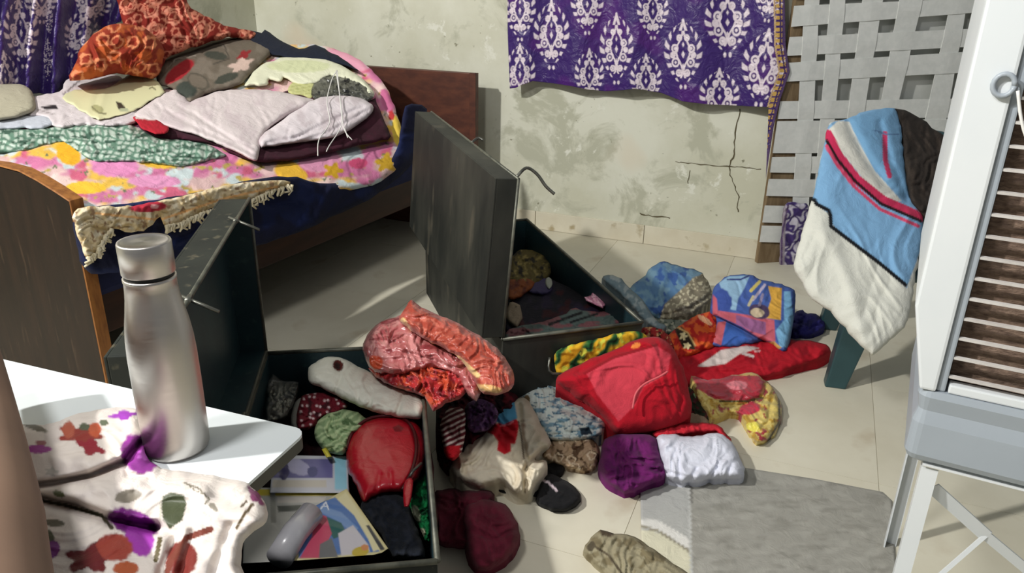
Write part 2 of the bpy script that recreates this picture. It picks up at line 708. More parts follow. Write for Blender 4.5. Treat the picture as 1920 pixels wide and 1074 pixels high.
# floor with its tiles
fl = box('floor', (-5.2, -2.2, -.06), (5.2, 6.4, -.002), M_GROUT)
fl['kind'] = 'structure'
tile_me = None
ang = math.atan2(WD[1], WD[0])
Rm = Matrix.Rotation(ang, 3, 'Z')
ts = .605
tilemesh = None
for i in range(-7, 8):
    for j in range(-9, 3):
        cxy = WA + WD * (i * ts + .18) + WN * (-j * ts - .02 - ts / 2 + .0)
        if not (-3.4 < cxy[0] < 3.2 and -.6 < cxy[1] < 5.4):
            continue
        # keep inside the walls
        if np.dot(cxy - WA, WN) < -.0 or np.dot(cxy - CRN, LN) < 0.0:
            continue
        if tilemesh is None:
            bm = bmesh.new()
            add_box(bm, (-ts / 2 + .0007, -ts / 2 + .0007, -.012), (ts / 2 - .0007, ts / 2 - .0007, 0))
            bmesh.ops.recalc_face_normals(bm, faces=bm.faces)
            tilemesh = bpy.data.meshes.new('tile')
            bm.to_mesh(tilemesh)
            bm.free()
            tilemesh.materials.append(M_TILE)
        o = link('tile', tilemesh, fl)
        o.location = cxy
        o.rotation_euler = (0, 0, ang)

# skirting tiles along the back wall
bb = empty('baseboard_back', tuple(WA), ang)
bb['kind'] = 'structure'
for i in range(-4, 3):
    x0 = -1.8 + (i + 4) * .605
    x1 = min(x0 + .602, 1.205)
    if x1 - x0 > .05:
        box('skirting_tile', (x0, -.012, 0.001), (x1, .0, .10), M_SKIRT, bb, bevel=.002)

# cracks of the back wall, cut as thin dark channels
M_CRACK = solid_mat('crack', (92, 84, 62), .95)
fw = pln(WA, WN, .0015)


def crack(pts, w0):
    bm = bmesh.new()
    P = smooth_pts(pts, 5)
    for i in range(len(P)):
        P[i] = P[i] + np.array([random.uniform(-2.0, 2.0), random.uniform(-1.2, 1.2)])
    L_ = []
    for i, p in enumerate(P):
        ww = w0 * (0.35 + .65 * random.random()) * (1 - .5 * abs(i / len(P) - .4))
        t = P[min(i + 1, len(P) - 1)] - P[max(i - 1, 0)]
        n_ = np.array([-t[1], t[0]]) / (np.linalg.norm(t) + 1e-6)
        L_.append((bm.verts.new(at(*(p + n_ * ww), fw)), bm.verts.new(at(*(p - n_ * ww), fw))))
    for a, b in zip(L_, L_[1:]):
        bm.faces.new([a[0], a[1], b[1], b[0]])
    o = bm_obj('crack', bm, M_CRACK)
    adopt(o, wb)
    return o


crack([(1388, 205), (1380, 250), (1375, 290), (1368, 318), (1376, 345), (1384, 370), (1383, 398)], 1.7)
crack([(1265, 303), (1290, 306), (1330, 309), (1370, 313), (1392, 314), (1425, 317)], 1.3)
crack([(1292, 318), (1291, 345)], .9)
crack([(1200, 400), (1215, 404), (1255, 408)], 1.6)

# ================================================================ WOVEN COT STANDING AGAINST THE WALL
M_TAPE = solid_mat('webbing_tape', (220, 222, 218), .85, c2=(230, 231, 227), scale=30, bump=.25, stretch=(1, 1, 1), bdist=.002)
M_RAIL = solid_mat('cot_rail_wood', (112, 92, 66), .7, c2=(140, 120, 92), scale=6, stretch=(6, 6, 1))
CO = RC + RN * .052
fcot = pln(CO, RN)


def cot_st(u, v):
    p = at(u, v, fcot) - CO
    return float(p @ RD), float(p[2])


cot = empty('woven_cot', tuple(CO), PHI, 'bed cot woven of broad white tapes standing on end behind the draped chair', 'cot')
# the weave fans a little: tape edges are lines across the frame of the cot
def lnx(a, b):      # upright edge through (a, 58) and (b, 330)
    return cot_st(a, 58), cot_st(b, 330)


def lny(a, b):      # level edge through (1480, a) and (1740, b)
    return cot_st(1480, a), cot_st(1740, b)


colp = [(1440, 1503, 1430, 1487), (1531, 1549, 1517, 1527), (1577, 1607, 1553, 1572), (1643, 1673, 1597, 1625), (1713, 1768, 1650, 1708), (1801, 1816, 1752, 1764), (1862, 1900, 1812, 1848), (1950, 1990, 1895, 1930)]
rowp = [(-150, -136, -178, -160), (-100, -88, -124, -110), (-50, -38, -72, -58), (-2, 11, -14, 0), (50, 69, 30, 57), (104, 117, 91, 101), (152, 189, 139, 185), (222, 226, 220, 223), (286, 293, 286, 290), (323, 335, 328, 338), (367, 385, 373, 390), (417, 423, 424, 429), (454, 478, 462, 485)]
ZT = 1.62
ZB = cot_st(1500, 500)[1]


def onx(line, z):
    (s0, z0_), (s1, z1_) = line
    return s0 + (s1 - s0) * (z - z0_) / (z1_ - z0_)


def ony(line, s_):
    (s0, z0_), (s1, z1_) = line
    return z0_ + (z1_ - z0_) * (s_ - s0) / (s1 - s0)


S0 = cot_st(1440, 330)[0]
VT = [(lnx(colp[i][1], colp[i][3]), lnx(colp[i + 1][0], colp[i + 1][2])) for i in range(len(colp) - 1)]
HT = [(lny(rowp[i][1], rowp[i][3]), lny(rowp[i + 1][0], rowp[i + 1][2])) for i in range(len(rowp) - 1)]
SMAX = onx(VT[-1][1], .6) + .05


def tape(pts_fn, n, name='tape'):
    bm = bmesh.new()
    prev = None
    for i in range(n + 1):
        a, b, off = pts_fn(i / n)
        th = .0012
        q = [bm.verts.new((a[0], -off - th, a[1])), bm.verts.new((b[0], -off - th, b[1])), bm.verts.new((b[0], -off + th, b[1])), bm.verts.new((a[0], -off + th, a[1]))]
        if prev:
            for k in range(4):
                bm.faces.new([prev[k], prev[(k + 1) % 4], q[(k + 1) % 4], q[k]])
        prev = q
    return bm_obj(name, bm, M_TAPE, cot)


for k, (ha, hb_) in enumerate(HT):
    def f(t, ha=ha, hb_=hb_, k=k):
        s_ = S0 + t * (SMAX - S0)
        za, zb = ony(ha, s_), ony(hb_, s_)
        ph = 0.0
        for j, (va, vb) in enumerate(VT):
            c0, c1 = onx(va, (za + zb) / 2), onx(vb, (za + zb) / 2)
            ph += math.exp(-((s_ - (c0 + c1) / 2) / (abs(c1 - c0) * .5)) ** 2) * (1 if (j + k) % 2 else -1)
        return (s_, za), (s_, zb), .010 + .003 * ph
    tape(f, 70)
for j, (va, vb) in enumerate(VT):
    def f(t, va=va, vb=vb, j=j):
        z = ZT + t * (ZB - ZT)
        c0, c1 = onx(va, z), onx(vb, z)
        ph = 0.0
        for k, (ha, hb_) in enumerate(HT):
            za, zb = ony(ha, (c0 + c1) / 2), ony(hb_, (c0 + c1) / 2)
            ph += math.exp(-((z - (za + zb) / 2) / (max(abs(za - zb), .02) * .5)) ** 2) * (-1 if (j + k) % 2 else 1)
        return (c0, z), (c1, z), .010 + .003 * ph
    tape(f, 90)
bm = bmesh.new()
rp = [(S0 + .012, 0, .0), (onx(VT[0][0], .0) + .004, 0, .0), (onx(VT[0][0], 1.6) + .004, 0, 1.6), (S0 + .012, 0, 1.6)]
bm_obj('side_rail', prism_bm(rp, .028, (0, 1, 0)), M_RAIL, cot, bevel=.004)
box('side_rail', (SMAX, -.004, .0), (SMAX + .06, .028, 1.6), M_RAIL, cot, bevel=.004)
box('end_rail', (onx(VT[0][0], .1) + .01, .0, ZB - .05), (SMAX, .027, ZB), M_RAIL, cot, bevel=.004)

# ================================================================ CURTAINS
PUR = (56, 30, 104)
IVO = (226, 212, 220)


def motif(u, v, C, cx, cy, hw, hh, rot=0.0, ink=IVO):
    a = math.radians(rot)
    x = ((u - cx) * math.cos(a) + (v - cy) * math.sin(a)) / hw
    y = (-(u - cx) * math.sin(a) + (v - cy) * math.cos(a)) / hh
    k = (np.abs(x) < 1.15) & (np.abs(y) < 1.2)
    if not k.any():
        return C
    xx, yy = np.abs(x[k]), y[k]
    ph = (yy + 1) / 2
    wd = np.clip(np.sin(np.pi * np.clip(ph, 0, 1) ** .85), 0, 1) ** .85 + 1e-3
    rho = xx / wd
    inside = (ph > .02) & (ph < .98)
    m_ = np.zeros(xx.shape)
    # leafy border
    th = np.arctan2(yy, xx)
    lob = .5 + .5 * np.cos(17 * th + 6 * rho)
    m_ = np.maximum(m_, sstep(.35, .65, lob) * sstep(.70, .78, rho) * (1 - sstep(.98, 1.06, rho)) * inside)
    # paired scrolls
    s1 = np.abs(xx - (.20 + .17 * np.cos(5.2 * yy + .5)))
    m_ = np.maximum(m_, (1 - sstep(.035, .065, s1)) * (np.abs(yy) < .72) * (rho < .95))
    for (qx, qy, qr) in ((.44, -.18, .15), (.40, .24, .17), (.20, -.50, .11), (.22, .56, .12), (.55, .02, .10)):
        dd = np.hypot(xx - qx, (yy - qy) * hh / hw * .8)
        m_ = np.maximum(m_, (1 - sstep(.03, .06, np.abs(dd - qr))) * (rho < 1.0))
        m_ = np.maximum(m_, (1 - sstep(.03, .06, dd - .02)) * (rho < 1.0))
    # heart of the motif
    for qy, q in ((0, .10), (-.3, .07), (.35, .07)):
        m_ = np.maximum(m_, 1 - sstep(q - .03, q + .02, xx + np.abs(yy - qy) * .8))
    m_ = np.maximum(m_, 1 - sstep(.05, .09, np.hypot(xx, (yy + 1.02) * hh / hw * .6)))
    m_ = np.maximum(m_, (1 - sstep(.05, .10, np.abs(xx - (yy + 1.0) * .55))) * (yy < -.72) * (yy > -1))
    m_ = np.maximum(m_, (1 - sstep(.05, .09, np.hypot(xx - .12, (yy - .98) * hh / hw * .6))))
    R = C.copy()
    R[k] = C[k] * (1 - m_[:, None]) + lin(ink) * m_[:, None]
    return R


def right_print(u, v, C):
    for q in ((975, 20, 29, 55), (975, 140, 28, 55), (1034, 66, 33, 62), (1101, 8, 30, 55), (1105, 142, 27, 48), (1156, 92, 31, 64), (1224, 22, 29, 50), (1211, 152, 29, 48),
              (1281, 102, 35, 62), (1364, 42, 42, 62), (1349, 182, 37, 50), (1432, 128, 41, 70), (1445, -12, 30, 52)):
        C = motif(u, v, C, *q, rot=(8 if q[0] > 1400 else 0))
    # border down the right-hand side
    e_ = np.interp(v, [-40, 84, 134, 184, 235, 300, 340], [1472, 1473, 1481, 1464, 1451, 1441, 1437])
    q = e_ - u
    band = (q < 22) & (q > -3)
    zz = np.abs(((v / 11.0) % 1) - .5) * 2
    gold = band & (q > 6) & (q < 18) & (zz > .35)
    C[gold] = lin((196, 158, 82))
    C[band & (q <= 5)] = lin((86, 64, 104))
    C[band & (q > 8) & (q < 11)] = lin((60, 40, 90))
    edge_ = (np.abs(q - 20) < 1.6) & (v < 210)
    C[edge_] = lin((190, 160, 120))
    return C


fcur = pln(WA, WN, .085)
cur_out = [(951, -60), (952, 60), (956, 166), (966, 165), (982, 158), (999, 152), (1036, 156), (1069, 161), (1103, 168), (1136, 171), (1170, 169), (1190, 166), (1240, 174), (1280, 190),
           (1330, 196), (1380, 198), (1441, 201), (1439, 260), (1436, 336), (1441, 300), (1451, 235), (1464, 184), (1481, 134), (1473, 84), (1472, 20), (1470, -60)]
cloth('curtain', 'purple curtain with ivory medallions hanging across the back wall', 'curtain', cur_out, fcur,
      [('base', PUR), ('noise', (74, 28, 112), 90, .25, .25, 4), ('fn', right_print)], M_SILK, bulge=0, wr=(.002, 40, 90, 3), step=1.6, smooth=0, solid=.002,
      flute=(118, .022, -.04))
rod = tube('curtain_rod', [at(930, -170, pln(WA, WN, .085)), at(1500, -170, pln(WA, WN, .085))], .009, solid_mat('steel_rod', (150, 150, 150), .35, 1.0))
tag(rod, 'thin steel rod the purple back-wall curtain hangs from', 'curtain rod')


def left_print(u, v, C):
    for q in ((40, 62, 32, 64, -6), (10, 150, 24, 52, -4), (150, 62, 30, 46, 24), (90, 112, 8, 40, 0), (172, 4, 36, 34, 30), (78, 0, 30, 42, 0), (-20, 60, 22, 50, 0), (92, 38, 7, 32, 0)):
        C = motif(u, v, C, *q)
    return C


flc = pln(CRN, LN, .10)
cloth('curtain', 'purple curtain with ivory medallions gathered in the left corner behind the bed', 'curtain',
      [(-60, -40), (100, -40), (235, -40), (238, 10), (225, 40), (190, 60), (165, 95), (150, 140), (130, 175), (60, 175), (-60, 170)], flc,
      [('base', (54, 32, 104)), ('fn', left_print)], M_SILK, bulge=0, wr=(.004, 40, 80, 3), step=2.0, solid=.002, flute=(52, .03, -.1))

# ================================================================ BED
M_WOOD = solid_mat('dark_bed_wood', (27, 18, 13), .5, spec=.25, c2=(38, 25, 18), scale=5, stretch=(5, 5, .8), bump=.06, c3=(56, 42, 32), scale3=9)
M_WOODR = solid_mat('red_brown_wood', (72, 38, 28), .5, c2=(94, 52, 36), scale=5, stretch=(.8, 5, 5), bump=.06, c3=(84, 44, 30), scale3=6)
M_RAILW = solid_mat('dark_rail_wood', (48, 26, 18), .6, c2=(64, 36, 24), scale=5, stretch=(5, .8, 5), bump=.06)
M_WOODE = solid_mat('worn_wood_edge', (150, 98, 48), .5, c2=(120, 74, 36), scale=12, stretch=(5, 5, 1), bump=.08)
BP = at(130, 380, hz(.70)) * np.array([1, 1, 0])                 # foot end, right-hand post
_h1 = at(892, 138, pln(WA, WN, .20))
BD = np.array([_h1[0] - BP[0], _h1[1] - BP[1], 0])
BD = BD / np.linalg.norm(BD)
BX = np.array([BD[1], -BD[0], 0.0])               # towards the trunks
brz = math.atan2(BX[1], BX[0])
bed = empty('bed', tuple(BP), brz, 'dark wooden bed heaped with clothes and quilts at the left wall', 'bed')
# local axes: x towards the trunks, y towards the head
BL = 2.16
BWD = 1.36
ffoot = pln(BP, -BD)


def bl(p):
    q = np.array(p) - BP
    return float(q @ BX), float(q @ BD), float(q[2])


top_px = [(130, 380), (104, 362), (70, 341), (38, 324), (0, 314), (-40, 308), (-90, 306)]
tl = [bl(at(a, b, ffoot)) for a, b in top_px]
x_last = tl[-1][0]
prof = [(x, z) for x, y, z in tl] + [(x_last - .2, tl[-1][2] + .0), (-BWD + .12, tl[2][2]), (-BWD, tl[0][2])]
prof = [(0.0, tl[0][2])] + prof[1:]
pts = [(0, 0, 0.0)] + [(x, 0, z) for x, z in prof] + [(-BWD, 0, 0)]
fb = bm_obj('footboard', prism_bm(pts, .035, (0, 1, 0)), M_WOOD, bed, bevel=.003)
# paler worn capping along the top and the end edge of the footboard
cap = [(x, z) for x, z in prof]
bm = bmesh.new()
prev = None
for i, (x, z) in enumerate([(0.004, 0.01), (0.004, prof[0][1] + .004)] + [(x, z + .004) for x, z in prof[1:]]):
    n_ = (1, 0) if i < 1 else ((.7, .7) if i == 1 else (0, 1))
    q = [bm.verts.new((x, -.003, z)), bm.verts.new((x + n_[0] * .004, -.001, z + n_[1] * .004)), bm.verts.new((x + n_[0] * .004, .036, z + n_[1] * .004)), bm.verts.new((x, .038, z))]
    if prev:
        for k in range(4):
            bm.faces.new([prev[k], prev[(k + 1) % 4], q[(k + 1) % 4], q[k]])
    prev = q
tag(bm_obj('edge_strip', bm, M_WOODE, bed), 'pale worn edge of the footboard')
fh = pln(WA, WN, .20)
hb1 = at(892, 138, fh)
hb0 = at(640, 116, fh)
hl = bl(hb1)
hbz = hl[2]
# headboard stands parallel to the wall
hbo = empty('headboard', (0, 0, 0))
COL.objects.unlink(hbo)
bpy.data.objects.remove(hbo)
q0 = hb1 - WD * 1.40
hp = [(q0[0], q0[1], 0), (hb1[0], hb1[1], 0), tuple(hb1), (q0[0], q0[1], hb1[2])]
hb = bm_obj('headboard', prism_bm(hp, .035, tuple(-WN)), M_WOODR, None, bevel=.003)
adopt(hb, bed)
ps = np.array([hb1[0], hb1[1], 0]) - WD * .03
hp = [tuple(ps), (hb1[0] + .004, hb1[1], 0), (hb1[0] + .004, hb1[1], hb1[2] + .004), tuple(ps + np.array([0, 0, hb1[2] + .004]))]
o = bm_obj('end_post', prism_bm(hp, -.012, tuple(-WN)), M_WOODR, None, bevel=.002)
adopt(o, bed)
hy = hl[1]
box('side_rail', (-.095, .03, .26), (-.065, hy, .40), M_RAILW, bed, bevel=.004)
box('side_rail', (-BWD + .03, .03, .24), (-BWD + .06, hy, .38), M_WOODR, bed, bevel=.004)
box('base_board', (-BWD + .06, .04, .33), (-.075, hy - .02, .37), M_WOOD, bed)
M_NAVY = solid_mat('navy_ticking', (30, 34, 66), .9, c2=(38, 44, 84), scale=10)
mt = box('mattress', tuple(BP * 0 + np.array([-BWD + .05, .045, .371])), (-.06, hy - .02, .50), M_NAVY, bed, bevel=.03)

# the heap on the bed follows one rolling surface
QF = anch([(250, 395, 2.30), (755, 285, 3.42), (480, 60, 3.95), (0, 200, 2.86)])
fside = pln(BP, BX, .03)

cloth('navy_bedsheet', 'navy bedsheet hanging over the bed side under the floral quilt', 'bedsheet',
      [(150, 395), (300, 375), (520, 330), (600, 345), (700, 330), (745, 280), (760, 200), (800, 205), (790, 255), (775, 305), (700, 368), (640, 398), (575, 428), (510, 452), (380, 486), (250, 505), (170, 512), (148, 470)],
      fside, [('base', (24, 28, 56)), ('noise', (26, 36, 76), 60, .25, .2, 6)], bulge=.03, edge=30, wr=(.012, 46, 60, 2.2), solid=.003, step=4)

pinks = [('base', (216, 182, 180)),
         ('noise', (232, 202, 196), 60, .1, .2, 11),
         ('noise', (228, 184, 80), (85, 38), .10, .2, 21),
         ('noise', (206, 120, 160), (80, 42), .16, .2, 33),
         ('noise', (200, 212, 214), (52, 34), .34, .16, 45),
         ('noise', (204, 100, 128), (60, 34), .62, .14, 57),
         ('noise', (186, 164, 90), (26, 18), .66, .1, 61),
         ('noise', (110, 118, 90), (14, 11), .8, .05, 63),
         ('ell', (232, 172, 40), 128, 288, 26, 20, 40), ('ell', (222, 140, 186), 215, 310, 46, 22, 0), ('ell', (232, 184, 62), 290, 300, 42, 15, 10),
         ('ell', (236, 190, 60), 160, 352, 40, 12, 0), ('ell', (222, 150, 190), 290, 340, 50, 12, 0), ('ell', (230, 180, 60), 545, 325, 34, 22, 30),
         ('ell', (220, 150, 180), 600, 300, 40, 22, -10), ('ell', (206, 160, 40), 625, 320, 20, 16, 0, 5), ('ell', (214, 170, 50), 725, 305, 24, 18, -20, 5),
         ('ell', (206, 80, 120), 672, 306, 18, 10, 0), ('ell', (204, 110, 150), 726, 190, 10, 26, -20), ('ell', (226, 196, 80), 744, 246, 9, 30, -5),
         ('ell', (226, 160, 180), 650, 112, 44, 12, 25), ('ell', (190, 60, 60), 734, 216, 6, 10, 0), ('stripes', (120, 120, 96), 80, 9, .12)]
pinks = pinks[:-1]
cloth('floral_quilt', 'pink and yellow floral quilt spread under the clothes on the bed', 'quilt',
      [(-70, 306), (-70, 210), (100, 200), (300, 170), (420, 110), (520, 88), (590, 84), (640, 96), (690, 124), (725, 165), (745, 215), (756, 262), (752, 300), (728, 332), (680, 352), (610, 362), (560, 352),
       (500, 354), (430, 362), (330, 388), (230, 402), (140, 402), (90, 352), (40, 326)],
      QF, pinks, bulge=.05, edge=22, wr=(.005, 44, -6, 3), lift=-.02, step=3, back=.05,
      creases=[([(590, 100), (660, 130), (705, 170), (728, 225), (738, 262), (700, 270), (600, 285), (490, 300)], 14, .05), ([(430, 300), (500, 330), (560, 345)], 6, .015), ([(230, 330), (400, 322), (520, 330)], 5, .008)])

# tasselled shawl along the bed edge
shop = [('base', (214, 196, 160)), ('noise', (196, 172, 128), 26, .15, .12, 2), ('noise', (224, 212, 186), 16, .3, .1, 3), ('noise', (150, 120, 92), 12, .48, .06, 6),
        ('ell', (176, 44, 62), 278, 388, 36, 10, -4), ('ell', (214, 150, 150), 290, 387, 8, 4, 0), ('line', (232, 180, 120), [(180, 400), (300, 412), (420, 372), (520, 350)], 4)]
fsh = pln(BP, BX, .075)
shawl = cloth('fringed_shawl', 'cream fringed shawl with a red flower trailing over the bed side', 'shawl',
              [(138, 396), (175, 386), (240, 386), (330, 370), (430, 346), (520, 338), (545, 346), (500, 362), (468, 376), (425, 384), (380, 396), (345, 414), (312, 424), (300, 408), (278, 428), (246, 436),
               (214, 428), (196, 444), (184, 470), (164, 484), (152, 462), (142, 432)],
              fsh, shop, bulge=.02, edge=16, wr=(.008, 20, -12, 2.5), step=2.5, back=.05)
M_FRINGE = solid_mat('fringe_cotton', (226, 216, 188), .95, c2=(200, 186, 150), scale=60)
bm = bmesh.new()
fp = smooth_pts([(545, 350), (500, 364), (468, 379), (425, 388), (380, 402), (345, 418), (312, 426)], 9) + smooth_pts([(212, 432), (196, 448), (186, 470), (166, 486)], 7)
ff = pln(BP, BX, .09)
for p in fp:
    a = p + np.array([random.uniform(-3, 3), -4])
    mid_ = p + np.array([random.uniform(-6, 6), random.uniform(3, 8)])
    b = p + np.array([random.uniform(-12, 9), random.uniform(7, 15)])
    tube_bm([at(*a, ff), at(*mid_, ff), at(*b, ff)], [.006, .005, .003], 5, bm)
fr = bm_obj('fringe', bm, M_FRINGE, None, smooth=True)
adopt(fr, shawl)
fr['kind'] = 'stuff'

gchk = [('base', (186, 200, 188)), ('stripes', (104, 136, 118), 12, 13, .36, 7), ('stripes', (92, 126, 108), 98, 11, .34, 6), ('noise', (60, 88, 74), (26, 10), .42, .12, 5)]
cloth('checked_cloth', 'green and white checked cloth crumpled along the bed edge', 'cloth',
      [(-60, 250), (0, 240), (70, 240), (150, 228), (200, 220), (235, 226), (262, 240), (300, 256), (370, 264), (415, 284), (422, 294), (390, 302), (340, 313), (280, 306), (225, 303), (180, 304), (150, 288), (118, 268),
       (80, 274), (40, 284), (-60, 292)],
      QF, gchk, bulge=.05, edge=22, wr=(.012, 26, 8, 2.2), lift=.02, step=2.2, back=.06)

cloth('maroon_blanket', 'dark maroon blanket folded under the white garments on the bed', 'blanket',
      [(258, 236), (268, 226), (330, 222), (480, 190), (600, 150), (676, 152), (698, 172), (712, 205), (726, 240), (734, 260), (700, 266), (610, 288), (540, 300), (480, 303), (440, 290), (396, 270), (340, 262), (290, 258)],
      QF, [('base', (58, 24, 36)), ('noise', (72, 30, 46), 40, .2, .2)], M_KNIT, bulge=.035, edge=12, wr=(.006, 34, 0, 2), lift=.045, step=4, back=.08)

cloth('grey_bag', 'crumpled dark grey bag at the far side of the bed heap', 'bag',
      [(582, 162), (604, 142), (640, 140), (684, 154), (704, 180), (690, 192), (640, 182), (606, 196), (584, 186)],
      QF, [('base', (62, 62, 56)), ('noise', (90, 90, 84), 12, .3, .1), ('noise', (36, 36, 34), 14, .3, .1, 8)], M_PLASTIC, bulge=.05, edge=14, wr=(.012, 12, 20, 1.3), lift=.06, step=2.5, back=.1)

cloth('yellow_cushion_cover', 'pale yellow-green folded cover at the far side of the bed heap', 'cloth',
      [(546, 158), (560, 150), (590, 152), (588, 182), (570, 180), (540, 172)],
      QF, [('base', (196, 196, 138)), ('stripes', (176, 178, 116), 80, 6, .3)], bulge=.02, edge=8, wr=(.003, 10, 0, 1), lift=.075, step=2.5, back=.1)
cloth('pale_shirt', 'pale cream-green shirt folded in front of the navy cloth on the bed', 'shirt',
      [(458, 162), (470, 142), (490, 122), (525, 109), (570, 107), (612, 112), (650, 128), (682, 150), (700, 172), (694, 180), (676, 160), (640, 146), (612, 144), (592, 158), (560, 158), (532, 146), (526, 156), (506, 148), (500, 162), (478, 160)],
      QF, [('base', (222, 222, 196)), ('ell', (206, 210, 170), 560, 124, 60, 12, 0)], bulge=.035, edge=14, wr=(.006, 24, 10, 2), lift=.08, step=3, back=.1)
pinkw = [('base', (214, 202, 202)), ('noise', (204, 190, 192), 40, .2, .2)]
cloth('pale_pink_kurta', 'pale pink-white garment spread in the middle of the bed heap', 'garment',
      [(326, 168), (342, 178), (356, 192), (372, 184), (420, 170), (500, 168), (560, 180), (592, 188), (560, 208), (524, 226), (500, 246), (488, 268), (486, 290), (476, 302), (440, 284), (390, 262), (340, 246), (296, 232),
       (258, 222), (252, 214), (280, 192), (300, 180)],
      QF, pinkw, bulge=.05, edge=16, wr=(.006, 30, 35, 3), lift=.09, step=3, back=.09,
      creases=[([(300, 200), (360, 235), (420, 262), (478, 292)], 4, .012), ([(330, 195), (400, 240), (470, 285)], 3.5, .010), ([(360, 210), (430, 256), (480, 280)], 3, .008), ([(590, 188), (530, 222), (496, 262)], 5, .02)])
cloth('folded_white_sheet', 'white pillow-shaped folded sheet lying on the maroon blanket', 'sheet',
      [(490, 276), (488, 256), (520, 232), (556, 206), (590, 186), (630, 178), (676, 184), (697, 196), (696, 214), (664, 238), (630, 256), (580, 266), (530, 270)],
      QF, [('base', (218, 208, 212)), ('noise', (204, 192, 196), 30, .2, .2)], bulge=.06, edge=20, wr=(.006, 26, -20, 3), lift=.11, step=3, back=.12,
      creases=[([(500, 268), (560, 256), (620, 226), (680, 200)], 3.5, .014), ([(560, 266), (620, 246), (690, 206)], 3, .012), ([(540, 262), (600, 244), (640, 220)], 3, .008)])
cloth('red_garment', 'small red garment edge poking out beside the pale pink garment on the bed', 'garment',
      [(250, 220), (270, 221), (300, 228), (318, 244), (300, 252), (276, 246), (262, 236)],
      QF, [('base', (170, 30, 46)), ('line', (226, 214, 210), [(256, 220), (290, 224)], 4)], bulge=.02, edge=9, wr=(.004, 12, 30, 1.5), lift=.14, step=2.5, back=.12)
pil = [('base', (108, 98, 86)), ('noise', (124, 114, 102), 40, .2, .2), ('ell', (160, 32, 42), 336, 134, 34, 13, -38), ('ell', (206, 180, 168), 452, 122, 26, 14, -25, 5), ('ell', (142, 40, 44), 458, 102, 16, 8, -30, 4),
       ('ell', (60, 66, 60), 350, 168, 20, 16, 0), ('ell', (66, 68, 60), 405, 104, 22, 8, 10), ('ell', (66, 68, 60), 425, 146, 24, 8, -20), ('ell', (84, 78, 68), 372, 152, 22, 14, 30), ('ell', (112, 102, 90), 371, 152, 19, 11, 30),
       ('line', (74, 68, 60), [(322, 116), (372, 96), (420, 84), (430, 110), (400, 120)], 2.2), ('line', (150, 140, 128), [(312, 130), (330, 110), (366, 104)], 2)]
cloth('floral_pillow', 'brown-grey pillow with red and white flowers on the bed heap', 'pillow',
      [(296, 158), (294, 132), (308, 110), (346, 90), (400, 74), (446, 70), (484, 78), (510, 96), (492, 118), (468, 142), (450, 160), (420, 168), (384, 178), (356, 192), (338, 178), (322, 166)],
      QF, pil, bulge=.13, edge=44, wr=(.005, 36, -30, 2), lift=.05, step=2.6, back=.15)
cloth('navy_cloth', 'navy cloth rolled behind the pale shirt at the bed head', 'cloth',
      [(462, 62), (474, 56), (490, 62), (500, 56), (520, 72), (560, 92), (592, 84), (616, 96), (640, 108), (672, 132), (640, 122), (590, 114), (540, 110), (500, 98), (474, 82)],
      QF, [('base', (28, 33, 48))], bulge=.04, edge=12, wr=(.005, 16, 30, 2), lift=.06, step=3, back=.1)
redp = [('base', (128, 36, 28)), ('rings', (214, 140, 116), 44, .32, .07, 5), ('rings', (206, 128, 104), 44, .16, .06, 5), ('rings', (206, 124, 100), 23, .30, .08, 8)]
fred = anch([(230, 0, 3.35), (480, 70, 3.88), (300, 120, 3.45)])
cloth('red_patterned_saree', 'rust red saree with pale swirls hung over the far left of the bed heap', 'saree',
      [(216, -40), (330, -40), (352, 6), (378, 26), (420, 46), (480, 62), (470, 78), (430, 70), (380, 84), (340, 96), (312, 112), (296, 140), (270, 100), (236, 56), (222, 10)],
      fred, redp, bulge=.06, edge=24, wr=(.014, 34, 35, 2.2), lift=.02, step=2.2, back=.08)
cloth('orange_red_scarf', 'orange-red swirled scarf bundled in front of the purple corner curtain', 'scarf',
      [(130, 150), (142, 118), (150, 92), (176, 64), (206, 46), (246, 46), (284, 60), (306, 92), (304, 122), (292, 146), (262, 144), (220, 138), (180, 146)],
      anch([(130, 150, 3.0), (300, 150, 3.3), (220, 40, 3.2)]),
      [('base', (136, 46, 30)), ('noise', (176, 84, 40), 30, .15, .15, 4), ('rings', (212, 132, 92), 34, .3, .08, 7)], bulge=.13, edge=42, wr=(.018, 24, 55, 1.8), lift=.03, step=2.4, back=.15)
cloth('cream_pillow', 'cream pillow end at the left edge of the bed', 'pillow',
      [(-20, 158), (-10, 156), (36, 157), (58, 170), (66, 190), (62, 208), (30, 220), (-20, 222)],
      QF, [('base', (172, 166, 146))], bulge=.1, edge=26, wr=(.003, 40, 0, 2), lift=.10, step=4, back=.02)
cloth('white_blouse', 'crumpled white-pink blouse beside the yellow printed sheet on the bed', 'blouse',
      [(30, 198), (60, 182), (112, 172), (124, 152), (150, 138), (176, 142), (204, 138), (236, 150), (256, 190), (262, 226), (220, 238), (160, 236), (104, 240), (88, 222), (44, 216)],
      QF, [('base', (206, 196, 198)), ('poly', (40, 34, 38), [(76, 200), (104, 196), (110, 204), (86, 206)]), ('line', (120, 112, 112), [(120, 176), (150, 150), (158, 142)], 3), ('line', (150, 140, 140), [(40, 196), (80, 208), (100, 214)], 2)],
      bulge=.05, edge=16, wr=(.010, 26, -25, 1.8), lift=.05, step=3, back=.09)
cloth('blue_grey_towel', 'flat blue-grey towel below the cream pillow at the left of the bed', 'towel',
      [(-60, 214), (20, 216), (98, 218), (104, 232), (80, 240), (10, 242), (-60, 244)],
      QF, [('base', (186, 190, 200))], bulge=.03, edge=10, wr=(.003, 20, 0, 3), lift=.06, step=4, back=.09)
